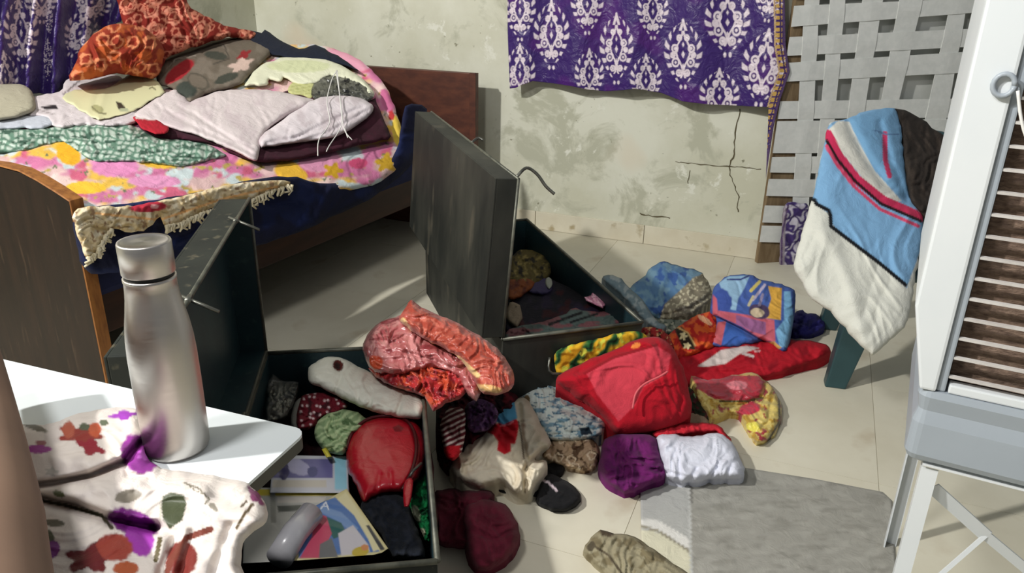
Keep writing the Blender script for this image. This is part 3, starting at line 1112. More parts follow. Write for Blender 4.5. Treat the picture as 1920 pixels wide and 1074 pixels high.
ypal = [('base', (222, 220, 176)), ('poly', (60, 58, 50), [(217, 190), (228, 193), (236, 203), (222, 205)]), ('ell', (176, 176, 130), 183, 204, 12, 7, 20), ('line', (122, 122, 92), [(172, 200), (186, 212), (198, 213)], 2.2),
        ('line', (120, 120, 90), [(280, 166), (286, 163), (291, 168)], 2.2), ('ell', (176, 182, 150), 232, 206, 8, 4, 0)]
cloth('yellow_pattern_sheet', 'stiff pale yellow cut-out sheet lying on the white blouse', 'sheet',
      [(116, 184), (140, 168), (196, 167), (226, 150), (252, 132), (272, 127), (290, 148), (310, 172), (286, 186), (258, 204), (226, 216), (186, 224), (160, 212), (138, 198)],
      QF, ypal, M_PRINT, bulge=.012, edge=8, wr=(.004, 60, 30, 2), lift=.11, step=2.4, smooth=2, back=.004)
M_CORD = solid_mat('white_cord', (220, 218, 214), .8)
qp = lambda u, v, l=.18: tuple(ORG + ray(u, v) * (float(QF(u, v)) - l))
cord = empty('drawstring', qp(632, 132), 0, 'white drawstring looped over the folded white sheet', 'cord')
for pl_ in ([(632, 132), (622, 150), (613, 190), (618, 230), (598, 262), (596, 292)], [(632, 132), (636, 170), (640, 210), (646, 244), (660, 262)], [(630, 133), (640, 200), (640, 236), (618, 272), (612, 284)], [(646, 240), (652, 258)]):
    o = tube('string', [qp(a, b) for a, b in pl_], .0022, M_CORD, None, 6, smooth=4)
    adopt(o, cord)

# ================================================================ TRUNKS
M_GREEN = solid_mat('trunk_green_paint', (22, 44, 50), .5, spec=.4, c2=(30, 56, 60), scale=6, c3=(44, 64, 64), scale3=30, bump=.05)
M_BLACK = solid_mat('trunk_black_tin', (32, 34, 31), .6, spec=.3, c2=(62, 62, 55), scale=4, lo_=.42, hi=.7, c3=(78, 74, 64), scale3=9, bump=.1, stretch=(1, 1, .4))
M_TRSIDE = solid_mat('trunk_dark_side', (32, 36, 34), .5, spec=.35, c2=(42, 46, 42), scale=5, c3=(84, 80, 66), scale3=34, bump=.08)
M_RIMM = solid_mat('bare_metal_rim', (104, 104, 92), .45, .4, c2=(70, 72, 66), scale=20)
M_STEEL = solid_mat('tarnished_steel', (120, 120, 112), .4, .8, c2=(80, 80, 76), scale=30)


def shell_bm(L_, W_, H_, th, z0=0.0, bottom=True, x0=0.0):
    """open sheet-metal box: four walls and a floor"""
    bm = bmesh.new()
    add_box(bm, (x0, 0, z0), (x0 + th, L_, z0 + H_))
    add_box(bm, (x0 + W_ - th, 0, z0), (x0 + W_, L_, z0 + H_))
    add_box(bm, (x0 + th, 0, z0), (x0 + W_ - th, th, z0 + H_))
    add_box(bm, (x0 + th, L_ - th, z0), (x0 + W_ - th, L_, z0 + H_))
    if bottom:
        add_box(bm, (x0 + th, th, z0), (x0 + W_ - th, L_ - th, z0 + th))
    return bm


def trunk(name, label, org, ang, W_, L_, H_, out_m, in_m, lid_h, lid_d, lean, cat='trunk'):
    t = empty(name, (org[0], org[1], 0), ang, label, cat)
    th = .005
    b = empty('body', (0, 0, 0))
    COL.objects.unlink(b); bpy.data.objects.remove(b)
    bm = shell_bm(L_, W_, H_, th)
    body = bm_obj('body', bm, out_m, t)
    # painted lining
    bm = bmesh.new()
    e = .0015
    add_box(bm, (th, th, th), (th + e, L_ - th, H_ - .004))
    add_box(bm, (W_ - th - e, th, th), (W_ - th, L_ - th, H_ - .004))
    add_box(bm, (th, th, th), (W_ - th, th + e, H_ - .004))
    add_box(bm, (th, L_ - th - e, th), (W_ - th, L_ - th, H_ - .004))
    bm_obj('lining', bm, in_m, t)
    r = .006
    zz = H_
    bm = bmesh.new()
    for a, c_ in (((0, 0), (W_, 0)), ((W_, 0), (W_, L_)), ((W_, L_), (0, L_)), ((0, L_), (0, 0))):
        tube_bm([(a[0], a[1], zz), (c_[0], c_[1], zz)], r, 8, bm)
    bm_obj('rolled_rim', bm, M_RIMM, t, smooth=True)
    # pressed flange inside the right-hand rim
    # lid: hinged along x = 0, standing up
    lid = bpy.data.objects.new('lid', None)
    bm = bmesh.new()
    add_box(bm, (-lid_d, 0, 0), (-lid_d + th, L_, lid_h))          # panel
    add_box(bm, (-lid_d + th, 0, 0), (0, th, lid_h))
    add_box(bm, (-lid_d + th, L_ - th, 0), (0, L_, lid_h))
    add_box(bm, (-lid_d + th, th, 0), (0, L_ - th, th))
    add_box(bm, (-lid_d + th, th, lid_h - th), (0, L_ - th, lid_h))
    lid = bm_obj('lid', bm, out_m, t, bevel=.0015)
    lid.location = (0, 0, H_ + .007)
    lid.rotation_euler = (0, lean, 0)
    bm = bmesh.new()
    e = .0015
    add_box(bm, (-lid_d + th, th, th), (-lid_d + th + e, L_ - th, lid_h - th))
    add_box(bm, (-lid_d + th, th, th), (-.003, th + e, lid_h - th))
    add_box(bm, (-lid_d + th, L_ - th - e, th), (-.003, L_ - th, lid_h - th))
    add_box(bm, (-lid_d + th, th, th), (-.003, L_ - th, th + e))
    add_box(bm, (-lid_d + th, th, lid_h - th - e), (-.003, L_ - th, lid_h - th))
    li = bm_obj('lid_lining', bm, in_m, lid)
    bm = bmesh.new()
    r = .0045
    for a, c_ in (((0, 0), (L_, 0)), ((L_, 0), (L_, lid_h)), ((L_, lid_h), (0, lid_h)), ((0, lid_h), (0, 0))):
        tube_bm([(0, a[0], a[1]), (0, c_[0], c_[1])], r, 8, bm)
    bm_obj('lid_edge', bm, M_RIMM, lid, smooth=True)
    for f_ in (.2, .8):
        tube('hinge', [(-.004, L_ * f_ - .03, H_ + .004), (-.004, L_ * f_ + .03, H_ + .004)], .008, M_STEEL, t)
    return t, lid


T1A = math.radians(9.0)
_nr = at(820, 1052, hz(.30))
T1O = _nr[:2] - .425 * np.array([math.cos(T1A), math.sin(T1A)])
t1, lid1 = trunk('metal_trunk', 'green-lined metal trunk with its lid up, nearest the bottle and full of books', T1O, T1A, .425, .89, .30, M_TRSIDE, M_GREEN, .44, .075, 0.0)
T2A = math.radians(18.2)
T2O = at(943, 636, hz(.30))[:2]
t2, lid2 = trunk('metal_trunk', 'black dusty metal trunk with its lid up, behind the heap of clothes', T2O, T2A, .455, 1.12, .30, M_BLACK, M_GREEN, .475, .066, math.radians(4.5))


# hasps on the front trunk's lid and end handles
def hasp(parent, y, z, ln=.06, d=(1, -.35, -.35)):
    d = Vector(d).normalized()
    p = Vector((0, y, z))
    bm = bmesh.new()
    tube_bm([p - d * .02, p + d * ln], .0035, 6, bm)
    tube_bm([p - Vector((0, .012, 0)), p + Vector((0, .012, 0))], .006, 8, bm)
    return bm_obj('hasp', bm, M_STEEL, parent, smooth=True)


hasp(lid1, .70, .44)
hasp(lid1, .22, .44)
hasp(t1, .52, .32)
tube('ring_handle', [(.1, -.002, .2), (.1, -.03, .17), (.2, -.03, .17), (.2, -.002, .2)], .004, M_STEEL, t1, smooth=4)
tube('ring_handle', [(.15, -.002, .22), (.15, -.03, .18), (.28, -.03, .18), (.28, -.002, .22)], .004, M_STEEL, t2, smooth=4)
tube('latch_wire', [(0, .02, .475), (.03, .03, .50), (.06, .02, .485), (.085, .01, .455), (.11, .0, .435)], .0045, M_STEEL, lid2, smooth=5)
tube('latch_wire', [(0, .5, .475), (.025, .51, .490), (.04, .5, .485)], .0045, M_STEEL, lid2, smooth=4)

# ---------------- what lies in the back trunk
def tloc(org, ang, x, y, z):
    return np.array([org[0] + x * math.cos(ang) - y * math.sin(ang), org[1] + x * math.sin(ang) + y * math.cos(ang), z])


C2 = hz(.20)
cloth('dark_garments', 'dark garments filling the black trunk', 'clothes',
      [(952, 632), (958, 560), (985, 512), (1030, 522), (1070, 540), (1115, 568), (1160, 594), (1120, 612), (1040, 626)], C2,
      [('base', (26, 24, 34)), ('noise', (40, 32, 54), 40, .2, .2), ('noise', (60, 24, 30), 30, .4, .1, 6)], bulge=.05, edge=20, wr=(.012, 30, -40, 2), step=4, back=.1)
cloth('olive_cloth', 'olive printed cloth in the back of the black trunk', 'cloth',
      [(955, 530), (956, 490), (975, 468), (1010, 474), (1030, 494), (1028, 520), (1000, 534)], C2,
      [('base', (96, 84, 44)), ('noise', (140, 124, 70), 10, .3, .1), ('noise', (40, 36, 28), 12, .35, .1, 4)], bulge=.08, edge=20, wr=(.012, 16, 0, 1.5), lift=.03, step=2.5, back=.1)
cloth('orange_cloth', 'orange-brown cloth beneath the olive cloth in the black trunk', 'cloth',
      [(952, 560), (956, 524), (990, 518), (1006, 528), (990, 548), (970, 560)], C2,
      [('base', (134, 72, 36)), ('noise', (96, 48, 36), 16, .2, .2)], bulge=.05, edge=14, wr=(.008, 14, 0, 1.5), lift=.06, step=2.5, back=.1)
cloth('violet_cloth', 'dull violet cloth beside the orange cloth in the black trunk', 'cloth',
      [(992, 548), (1002, 528), (1024, 520), (1034, 536), (1026, 552)], C2, [('base', (70, 62, 96))], bulge=.04, edge=10, wr=(.006, 12, 0, 1.5), lift=.05, step=3, back=.1)
cloth('pale_tag', 'small pale tag hanging in the black trunk', 'tag',
      [(1024, 522), (1032, 520), (1036, 532), (1030, 542), (1023, 534)], C2, [('base', (170, 172, 160))], bulge=.02, edge=5, wr=(.0, 12, 0, 1), lift=.09, step=2, back=.02)
cloth('beige_cloth', 'beige cloth behind the lid edge in the black trunk', 'cloth',
      [(950, 600), (955, 568), (975, 572), (980, 596), (968, 612)], C2, [('base', (140, 124, 104))], bulge=.04, edge=10, wr=(.006, 12, 60, 1.5), lift=.06, step=3, back=.1)
cloth('pink_wrapper', 'crumpled pink wrapper on dark clothes in the black trunk', 'wrapper',
      [(1094, 556), (1108, 552), (1112, 542), (1130, 546), (1146, 552), (1140, 566), (1130, 578), (1112, 570), (1100, 566)], C2,
      [('base', (216, 140, 168)), ('noise', (236, 176, 196), 8, .1, .2)], M_PLASTIC, bulge=.03, edge=8, wr=(.008, 8, 0, 1), lift=.12, step=2, smooth=1, back=.05)
cloth('grey_pink_cloth', 'grey and dull pink striped cloth at the front of the black trunk', 'cloth',
      [(950, 638), (956, 616), (1000, 606), (1050, 592), (1080, 578), (1100, 584), (1150, 584), (1190, 592), (1200, 600), (1100, 618), (1000, 634)], C2,
      [('base', (86, 100, 96)), ('noise', (128, 82, 86), (50, 14), .1, .1, 3), ('line', (24, 24, 26), [(1030, 608), (1090, 586)], 5), ('line', (28, 30, 32), [(1070, 604), (1120, 588)], 4)],
      bulge=.03, edge=10, wr=(.010, 12, -20, 3), lift=.06, step=2.5, back=.1)

# ---------------- what lies in the front trunk
C1 = hz(.20)
cloth('dark_lining_cloth', 'very dark maroon clothes at the bottom of the front trunk', 'clothes',
      [(500, 690), (560, 668), (680, 668), (775, 690), (800, 800), (812, 1040), (640, 1056), (430, 1062), (430, 900), (500, 800)], hz(.14),
      [('base', (34, 16, 18)), ('noise', (58, 22, 24), 40, .2, .2)], bulge=.03, edge=20, wr=(.012, 30, 40, 2), step=6, back=.08)
cloth('clear_box', 'grey clear plastic box at the far left of the front trunk', 'box',
      [(497, 792), (500, 712), (512, 698), (530, 712), (560, 716), (561, 732), (546, 770), (530, 788), (512, 790)], hz(.22),
      [('base', (132, 130, 122)), ('noise', (96, 92, 84), 14, .3, .1), ('line', (190, 188, 178), [(510, 714), (558, 717)], 2.5)], M_CLEAR, bulge=.06, edge=12, wr=(.010, 14, 70, 2), step=2.5, smooth=1, back=.06)
cloth('white_cloth', 'narrow fold of white cloth beside the dark red dotted cloth', 'cloth',
      [(545, 790), (552, 756), (566, 744), (574, 752), (564, 790), (556, 806)], hz(.22), [('base', (150, 146, 138))], bulge=.03, edge=8, wr=(.002, 12, 0, 1), step=3, back=.05)
cloth('red_dotted_cloth', 'dark red cloth with white dots under the white roll', 'cloth',
      [(556, 800), (562, 752), (580, 736), (620, 740), (650, 756), (640, 772), (604, 782), (590, 800), (572, 806)], hz(.23),
      [('base', (104, 20, 34)), ('noise', (60, 14, 22), 16, .3, .1), ('dots', (214, 190, 190), 13, .18, 3)], bulge=.05, edge=14, wr=(.010, 14, 20, 1.5), lift=.01, step=2.2, back=.05)
cloth('green_printed_pouch', 'pale green leaf-printed pouch left of the red purse', 'pouch',
      [(590, 806), (604, 780), (632, 768), (664, 770), (686, 786), (680, 806), (660, 822), (652, 846), (636, 852), (612, 846), (594, 828)], hz(.23),
      [('base', (136, 160, 116)), ('stripes', (178, 196, 150), 60, 11, .4, 6), ('noise', (84, 108, 70), 14, .35, .1, 3)], bulge=.09, edge=24, wr=(.012, 20, 50, 2), lift=.02, step=2.2, back=.08)
roll = cloth('rolled_white_cloth', 'white cloth rolled into a bolster at the back of the front trunk', 'cloth roll',
             [(576, 704), (584, 684), (606, 670), (634, 668), (660, 680), (700, 700), (748, 716), (786, 734), (799, 754), (794, 780), (776, 787), (740, 782), (690, 768), (640, 746), (600, 726), (580, 716)],
             hz(.27), [('base', (222, 220, 206)), ('ell', (86, 26, 20), 634, 685, 9, 11, -20), ('ell', (40, 14, 12), 633, 686, 5, 7, -20)], bulge=.11, edge=40, wr=(.006, 26, -60, 2), step=2.6, back=.12,
             creases=[([(628, 736), (640, 706), (662, 682)], 3.5, .010), ([(742, 780), (756, 742), (772, 728)], 4, .012), ([(690, 760), (700, 735), (728, 716)], 3, .004), ([(634, 685), (636, 690)], 8, .03)])
purse = cloth('red_purse', 'round red leatherette purse with black piping in the front trunk', 'purse',
              [(648, 846), (656, 814), (674, 792), (700, 780), (736, 777), (768, 784), (788, 802), (797, 832), (796, 866), (784, 896), (768, 914), (750, 922), (716, 924), (690, 938), (680, 940), (668, 910), (654, 888)],
              hz(.24), [('base', (176, 18, 36)), ('ell', (186, 26, 44), 715, 850, 50, 60, 0), ('poly', (120, 12, 24), [(736, 801), (748, 796), (757, 802), (752, 810), (740, 809)])], M_LEATHER, bulge=.09, edge=44, wr=(.0008, 40, 80, 2),
              lift=.02, step=2.4, back=.08, creases=[([(772, 800), (784, 840), (776, 880), (756, 916)], 3.0, .010), ([(705, 920), (712, 890)], 5, .006), ([(735, 920), (732, 885)], 5, .006)])
pc = lambda u, v, l: tuple(ORG + ray(u, v) * (float(hz(.24)(u, v)) - l))
M_PIPE = solid_mat('dark_piping', (70, 8, 16), .4)
o = tube('piping', [pc(a, b, l) for a, b, l in ((650, 842, .05), (660, 812, .06), (680, 791, .07), (706, 781, .07), (740, 780, .07), (764, 790, .08), (778, 815, .09), (780, 850, .095), (770, 888, .09), (754, 918, .07))], .004, M_PIPE, None, smooth=5)
adopt(o, purse)
o = tube('zip_pull', [pc(a, b, l) for a, b, l in ((768, 893, .10), (775, 882, .11), (790, 868, .11))], .003, M_STEEL, None)
adopt(o, purse)
o = cloth('strap', None, None, [(758, 950), (756, 918), (762, 898), (774, 896), (774, 916), (768, 946)], hz(.24), [('base', (176, 22, 40))], M_LEATHER, bulge=.015, edge=6, wr=(0, 10, 0, 1), lift=.09, step=3, back=.02)
adopt(o, purse)


def slab(name, label, cat, quad, field, ops, thick, mat=M_PRINT, lift=0.0, **k):
    """flat printed thing of real thickness: corners given in order"""
    return cloth(name, label, cat, quad, field, ops, mat, bulge=0.0, edge=4, wr=(0.0015, 60, 20, 2), lift=lift, smooth=0, back=thick, step=k.pop('step', 2.4), **k)


slab('magazine', 'magazine with a blue-violet photo cover beside the red purse', 'magazine', [(512, 853), (652, 855), (654, 924), (506, 924)], hz(.235),
     [('base', (206, 206, 214)), ('poly', (110, 106, 158), [(514, 860), (624, 860), (624, 896), (510, 896)]), ('ell', (176, 172, 206), 560, 876, 24, 14, 20), ('ell', (70, 64, 110), 532, 882, 10, 18, 0),
      ('ell', (84, 84, 130), 586, 884, 10, 10, 0), ('poly', (206, 198, 186), [(512, 900), (612, 900), (612, 914), (510, 914)]), ('poly', (150, 206, 226), [(627, 858), (649, 858), (651, 918), (628, 918)])], .03, lift=.01)
slab('notebook', 'white notebook with a yellow band under the tilted magazine', 'notebook', [(460, 914), (655, 914), (664, 1010), (640, 1046), (455, 1056)], hz(.225),
     [('base', (190, 188, 182)), ('poly', (206, 184, 40), [(455, 917), (650, 917), (640, 929), (455, 929)]), ('poly', (214, 206, 196), [(520, 931), (612, 931), (605, 942), (520, 942)]),
      ('poly', (96, 98, 92), [(520, 948), (580, 946), (576, 956), (522, 960)]), ('poly', (160, 158, 150), [(505, 880), (514, 880), (518, 980), (508, 980)])], .025, lift=.01)
mag3 = slab('magazine', 'colourful tilted magazine with an A on its blue corner in the front trunk', 'magazine', [(650, 916), (728, 1028), (716, 1036), (700, 1040), (540, 1052), (556, 968), (606, 940)], hz(.235),
            [('base', (214, 202, 150)), ('poly', (84, 118, 176), [(588, 946), (628, 932), (668, 960), (690, 1000), (712, 1034), (560, 1046), (556, 976)]), ('poly', (224, 214, 170), [(648, 922), (720, 1026), (700, 1034), (690, 1010), (664, 966), (632, 936)]),
             ('poly', (120, 150, 196), [(604, 948), (640, 960), (672, 990), (664, 1000), (630, 975), (596, 958)]),
             ('poly', (46, 96, 92), [(606, 966), (640, 980), (650, 1000), (626, 1010), (612, 990)]), ('poly', (196, 76, 104), [(590, 960), (612, 968), (622, 1000), (600, 1046), (562, 1046), (585, 1005)]),
             ('poly', (110, 110, 112), [(600, 1020), (622, 1008), (634, 1044), (598, 1046)]), ('poly', (206, 200, 206), [(634, 1000), (662, 984), (690, 1020), (694, 1034), (640, 1042)]),
             ('ell', (196, 170, 60), 676, 1034, 16, 10, -10), ('ell', (210, 140, 90), 684, 1026, 7, 6, 0), ('poly', (60, 60, 66), [(686, 985), (692, 984), (722, 1030), (714, 1032)]),
             ('line', (232, 232, 236), [(602, 953), (611, 941), (616, 955)], 2.2), ('line', (232, 232, 236), [(605, 949), (614, 949)], 1.8)], .012, lift=.045, step=2.0)
o = tube('rolled_tube', [pc(524, 1046, .05), pc(552, 1000, .06), pc(584, 962, .065)], .026, solid_mat('milky_plastic', (178, 176, 182), .25, coat=.5, c2=(196, 194, 198)), None, 20)
tag(o, 'milky plastic tube lying on the notebook in the front trunk', 'tube')
cloth('black_cloth', 'black velvet cloth below the red purse', 'cloth',
      [(676, 950), (690, 932), (716, 922), (744, 924), (764, 940), (776, 976), (796, 1030), (790, 1046), (738, 1044), (716, 1004), (690, 974)], hz(.22),
      [('base', (18, 22, 30)), ('noise', (28, 32, 42), 18, .2, .2)], M_KNIT, bulge=.06, edge=22, wr=(.008, 24, 60, 2), lift=.02, step=3, back=.06)
cloth('green_white_cloth', 'bright green and white cloth against the right side of the front trunk', 'cloth',
      [(764, 950), (772, 920), (786, 896), (802, 892), (806, 960), (808, 1010), (798, 1012), (784, 984)], hz(.21),
      [('base', (20, 128, 70)), ('noise', (12, 70, 40), 14, .15, .12), ('ell', (186, 190, 160), 780, 962, 7, 16, -15), ('ell', (190, 190, 160), 792, 998, 6, 8, 0)], bulge=.05, edge=12, wr=(.010, 14, 70, 1.8), lift=.0, step=2.4, back=.06)
cloth('yellow_tag', 'small yellow clip above the violet magazine', 'tag', [(603, 842), (612, 838), (622, 856), (612, 858)], hz(.25), [('base', (216, 200, 66))], M_PLASTIC, bulge=.008, edge=3, wr=(0, 9, 0, 1), lift=.03, step=2, smooth=0, back=.01)

# ================================================================ THE HEAP OF CLOTHES
G = []


def pile(name, label, cat, outline, z0, rise, vf, ops, mat=M_COT, floor=None, **k):
    f = hz(z0, rise, vf)
    return cloth(name, label, cat, outline, f, ops, mat, floor=floor if floor is not None else None, back=None if floor is not None else k.pop('back', .12), **k)


pile('crimson_dupatta', 'crimson and orange crumpled dupatta under the plastic-wrapped saree', 'dupatta',
     [(690, 690), (730, 690), (800, 680), (860, 690), (880, 720), (862, 748), (836, 756), (812, 770), (796, 745), (764, 734), (720, 716)], .31, .3, 760,
     [('base', (166, 32, 34)), ('noise', (190, 70, 38), 34, .1, .15, 3), ('noise', (140, 24, 36), 26, .35, .15, 6)], M_SILK, bulge=.06, edge=18, wr=(.016, 16, 30, 1.6), step=2.4)
pile('wrapped_saree', 'mauve-pink folded saree in clear plastic between the two trunks', 'saree',
     [(682, 664), (684, 636), (704, 610), (740, 594), (770, 596), (820, 624), (868, 654), (896, 690), (902, 730), (892, 752), (872, 732), (850, 700), (800, 692), (746, 704), (700, 696)], .35, .25, 700,
     [('base', (172, 96, 96)), ('noise', (196, 130, 128), 40, .05, .2, 3), ('noise', (140, 60, 64), (44, 16), .45, .12, 7), ('ell', (206, 84, 54), 704, 680, 14, 14, 0)], M_PLASTIC, bulge=.09, edge=26, wr=(.012, 22, 25, 2.4), step=2.4, lift=.01,
     creases=[([(760, 660), (800, 672), (850, 690)], 4, .02), ([(700, 676), (760, 672), (790, 682)], 4, .012)])
pile('orange_saree', 'rust orange saree with a gold border leaning on the black trunk', 'saree',
     [(748, 598), (758, 580), (770, 562), (784, 572), (810, 584), (850, 602), (900, 630), (936, 658), (960, 692), (963, 720), (944, 738), (908, 738), (888, 712), (866, 676), (830, 652), (790, 632), (762, 614)], .36, .35, 740,
     [('base', (156, 58, 40)), ('noise', (180, 84, 70), 20, .3, .12, 4), ('noise', (196, 104, 84), 9, .4, .15, 3), ('line', (226, 190, 130), [(756, 600), (772, 630), (812, 648), (860, 672), (896, 704)], 9),
      ('line', (156, 58, 40), [(786, 638), (792, 642)], 9), ('line', (156, 58, 40), [(830, 657), (842, 663)], 9), ('ell', (214, 170, 110), 916, 728, 26, 7, 8)], M_SILK, bulge=.09, edge=26, wr=(.010, 24, 35, 2.2), step=2.2, lift=.05, back=.2)
pile('maroon_velvet_cloth', 'dark maroon velvet cloth crushed between the trunks and the cream shirt', 'cloth',
     [(818, 770), (836, 745), (880, 722), (940, 728), (972, 742), (968, 772), (930, 800), (900, 840), (868, 880), (838, 880), (820, 840)], .0, .25, 900,
     [('base', (66, 16, 26)), ('noise', (110, 30, 40), 18, .25, .12), ('noise', (26, 12, 18), 22, .2, .12, 5)], bulge=.10, edge=28, wr=(.020, 22, 40, 1.8), step=2.8, floor=0.0, lift=.02)
pile('striped_scarf', 'red and white striped scarf beside the rim of the front trunk', 'scarf',
     [(826, 806), (832, 778), (848, 764), (870, 768), (874, 800), (868, 834), (862, 852), (848, 864), (834, 852)], .10, .2, 860,
     [('base', (92, 16, 30)), ('stripes', (222, 206, 198), 64, 9.5, .38, 2), ('poly', (190, 24, 36), [(826, 838), (864, 834), (860, 866), (836, 866)])], bulge=.06, edge=18, wr=(.006, 16, 0, 2), step=1.8, lift=.05, back=.12)
pile('violet_scarf', 'dusky violet crumpled scarf behind the cream shirt', 'scarf',
     [(874, 792), (872, 764), (892, 748), (918, 752), (934, 776), (924, 800), (900, 812), (884, 810)], .10, .2, 830,
     [('base', (74, 42, 84)), ('noise', (40, 24, 46), 12, .2, .1), ('noise', (112, 80, 120), 12, .4, .1, 3)], bulge=.06, edge=16, wr=(.012, 13, 60, 1.8), step=2.4, lift=.05, back=.12)
cloth('yellow_green_cloth', 'yellow cloth with green leaves under the rim of the black trunk', 'cloth',
     [(1040, 682), (1044, 658), (1080, 644), (1130, 632), (1186, 620), (1216, 632), (1224, 660), (1180, 690), (1110, 710), (1066, 716), (1048, 706)], pln((T2O[0], T2O[1], 0), (math.sin(T2A), -math.cos(T2A), 0), .006),
     [('base', (222, 172, 40)), ('stripes', (40, 100, 50), 35, 34, .40, 8), ('stripes', (14, 34, 24), 35, 34, .13, 8), ('noise', (196, 196, 70), 18, .45, .1, 4)], bulge=.035, edge=20, wr=(.004, 24, -20, 2), step=2.2, back=.004, lift=.004)
pile('grey_blue_stole', 'grey-blue stole spilling over the far rim of the black trunk', 'stole',
     [(1128, 522), (1150, 516), (1172, 530), (1204, 562), (1228, 596), (1250, 612), (1240, 622), (1214, 608), (1196, 590), (1160, 550)], .10, .4, 600,
     [('base', (110, 128, 134)), ('noise', (150, 160, 160), 16, .25, .1)], bulge=.05, edge=16, wr=(.008, 16, 40, 2.4), step=2.6, floor=0.0, lift=.04)
pile('blue_printed_suit', 'blue cloth with an olive speckled side, farthest bundle of the heap', 'cloth',
     [(1166, 560), (1180, 538), (1204, 522), (1222, 500), (1244, 489), (1268, 498), (1300, 504), (1322, 518), (1334, 548), (1326, 572), (1300, 590), (1262, 600), (1230, 598), (1204, 586)], .0, .35, 600,
     [('base', (88, 124, 160)), ('noise', (112, 146, 168), 24, .1, .15), ('noise', (60, 92, 150), 22, .3, .1, 5), ('poly', (136, 128, 108), [(1236, 600), (1246, 570), (1280, 540), (1300, 520), (1322, 512), (1342, 550), (1330, 580), (1290, 604)]),
      ('fn', lambda u, v, C: np.where((inpoly(u, v, [(1236, 600), (1246, 570), (1280, 540), (1300, 520), (1322, 512), (1342, 550), (1330, 580), (1290, 604)]) & (fbm(u / 7, v / 7, 3) > .25))[..., None], lin((196, 188, 160)), C))],
     bulge=.13, edge=44, wr=(.012, 28, 20, 2), step=2.4, floor=0.0, lift=.02, creases=[([(1238, 592), (1290, 580), (1330, 556)], 4, .02)])
pile('grey_leaf_cloth', 'small grey-green leafy cloth under the blue bundle', 'cloth',
     [(1200, 590), (1240, 598), (1290, 600), (1286, 614), (1256, 628), (1226, 632), (1206, 610)], .0, .3, 640,
     [('base', (110, 116, 104)), ('noise', (60, 72, 62), 9, .2, .1), ('noise', (170, 170, 150), 9, .4, .1, 4)], bulge=.05, edge=12, wr=(.008, 12, 0, 2), step=2.4, floor=0.0, lift=.03)
pile('red_petticoat', 'long red petticoat with a white print reaching the chair leg', 'petticoat',
     [(1226, 712), (1222, 670), (1240, 640), (1290, 650), (1340, 640), (1400, 634), (1470, 636), (1530, 640), (1556, 652), (1548, 670), (1500, 686), (1450, 704), (1390, 716), (1320, 724), (1270, 724)], .0, .2, 724,
     [('base', (172, 20, 36)), ('noise', (146, 14, 30), 40, .2, .2), ('poly', (206, 192, 186), [(1308, 686), (1330, 672), (1352, 656), (1400, 648), (1424, 652), (1400, 660), (1386, 664), (1360, 682), (1320, 688)]),
      ('line', (206, 190, 186), [(1392, 662), (1412, 668)], 5), ('ell', (206, 150, 150), 1420, 658, 6, 3, 0)], bulge=.06, edge=24, wr=(.010, 30, -10, 3), step=2.6, floor=0.0)
pile('orange_print_cloth', 'orange cloth with cream flowers between the blue bundle and red petticoat', 'cloth',
     [(1246, 646), (1262, 620), (1296, 596), (1332, 584), (1348, 600), (1348, 640), (1330, 656), (1296, 668), (1268, 680), (1250, 666)], .0, .35, 690,
     [('base', (176, 36, 30)), ('noise', (214, 92, 40), 16, .1, .12), ('poly', (44, 34, 22), [(1264, 616), (1278, 612), (1300, 636), (1304, 656), (1280, 652)]), ('ell', (222, 206, 158), 1281, 630, 8, 8, 0, 5),
      ('ell', (222, 206, 158), 1288, 648, 8, 7, 0, 5), ('ell', (226, 170, 130), 1322, 600, 16, 5, 35), ('line', (210, 170, 110), [(1268, 612), (1290, 624), (1304, 648)], 3)], bulge=.09, edge=26, wr=(.012, 20, 40, 2), step=2.2, floor=0.0, lift=.03)
pile('navy_blouse', 'navy blue crumpled blouse right of the colourful bag', 'blouse',
     [(1480, 626), (1484, 596), (1500, 580), (1514, 588), (1530, 588), (1546, 602), (1544, 618), (1526, 628), (1500, 632)], .0, .2, 632,
     [('base', (36, 34, 100)), ('noise', (26, 26, 76), 12, .2, .1)], bulge=.06, edge=16, wr=(.014, 12, 30, 1.4), step=2.4, floor=0.0)
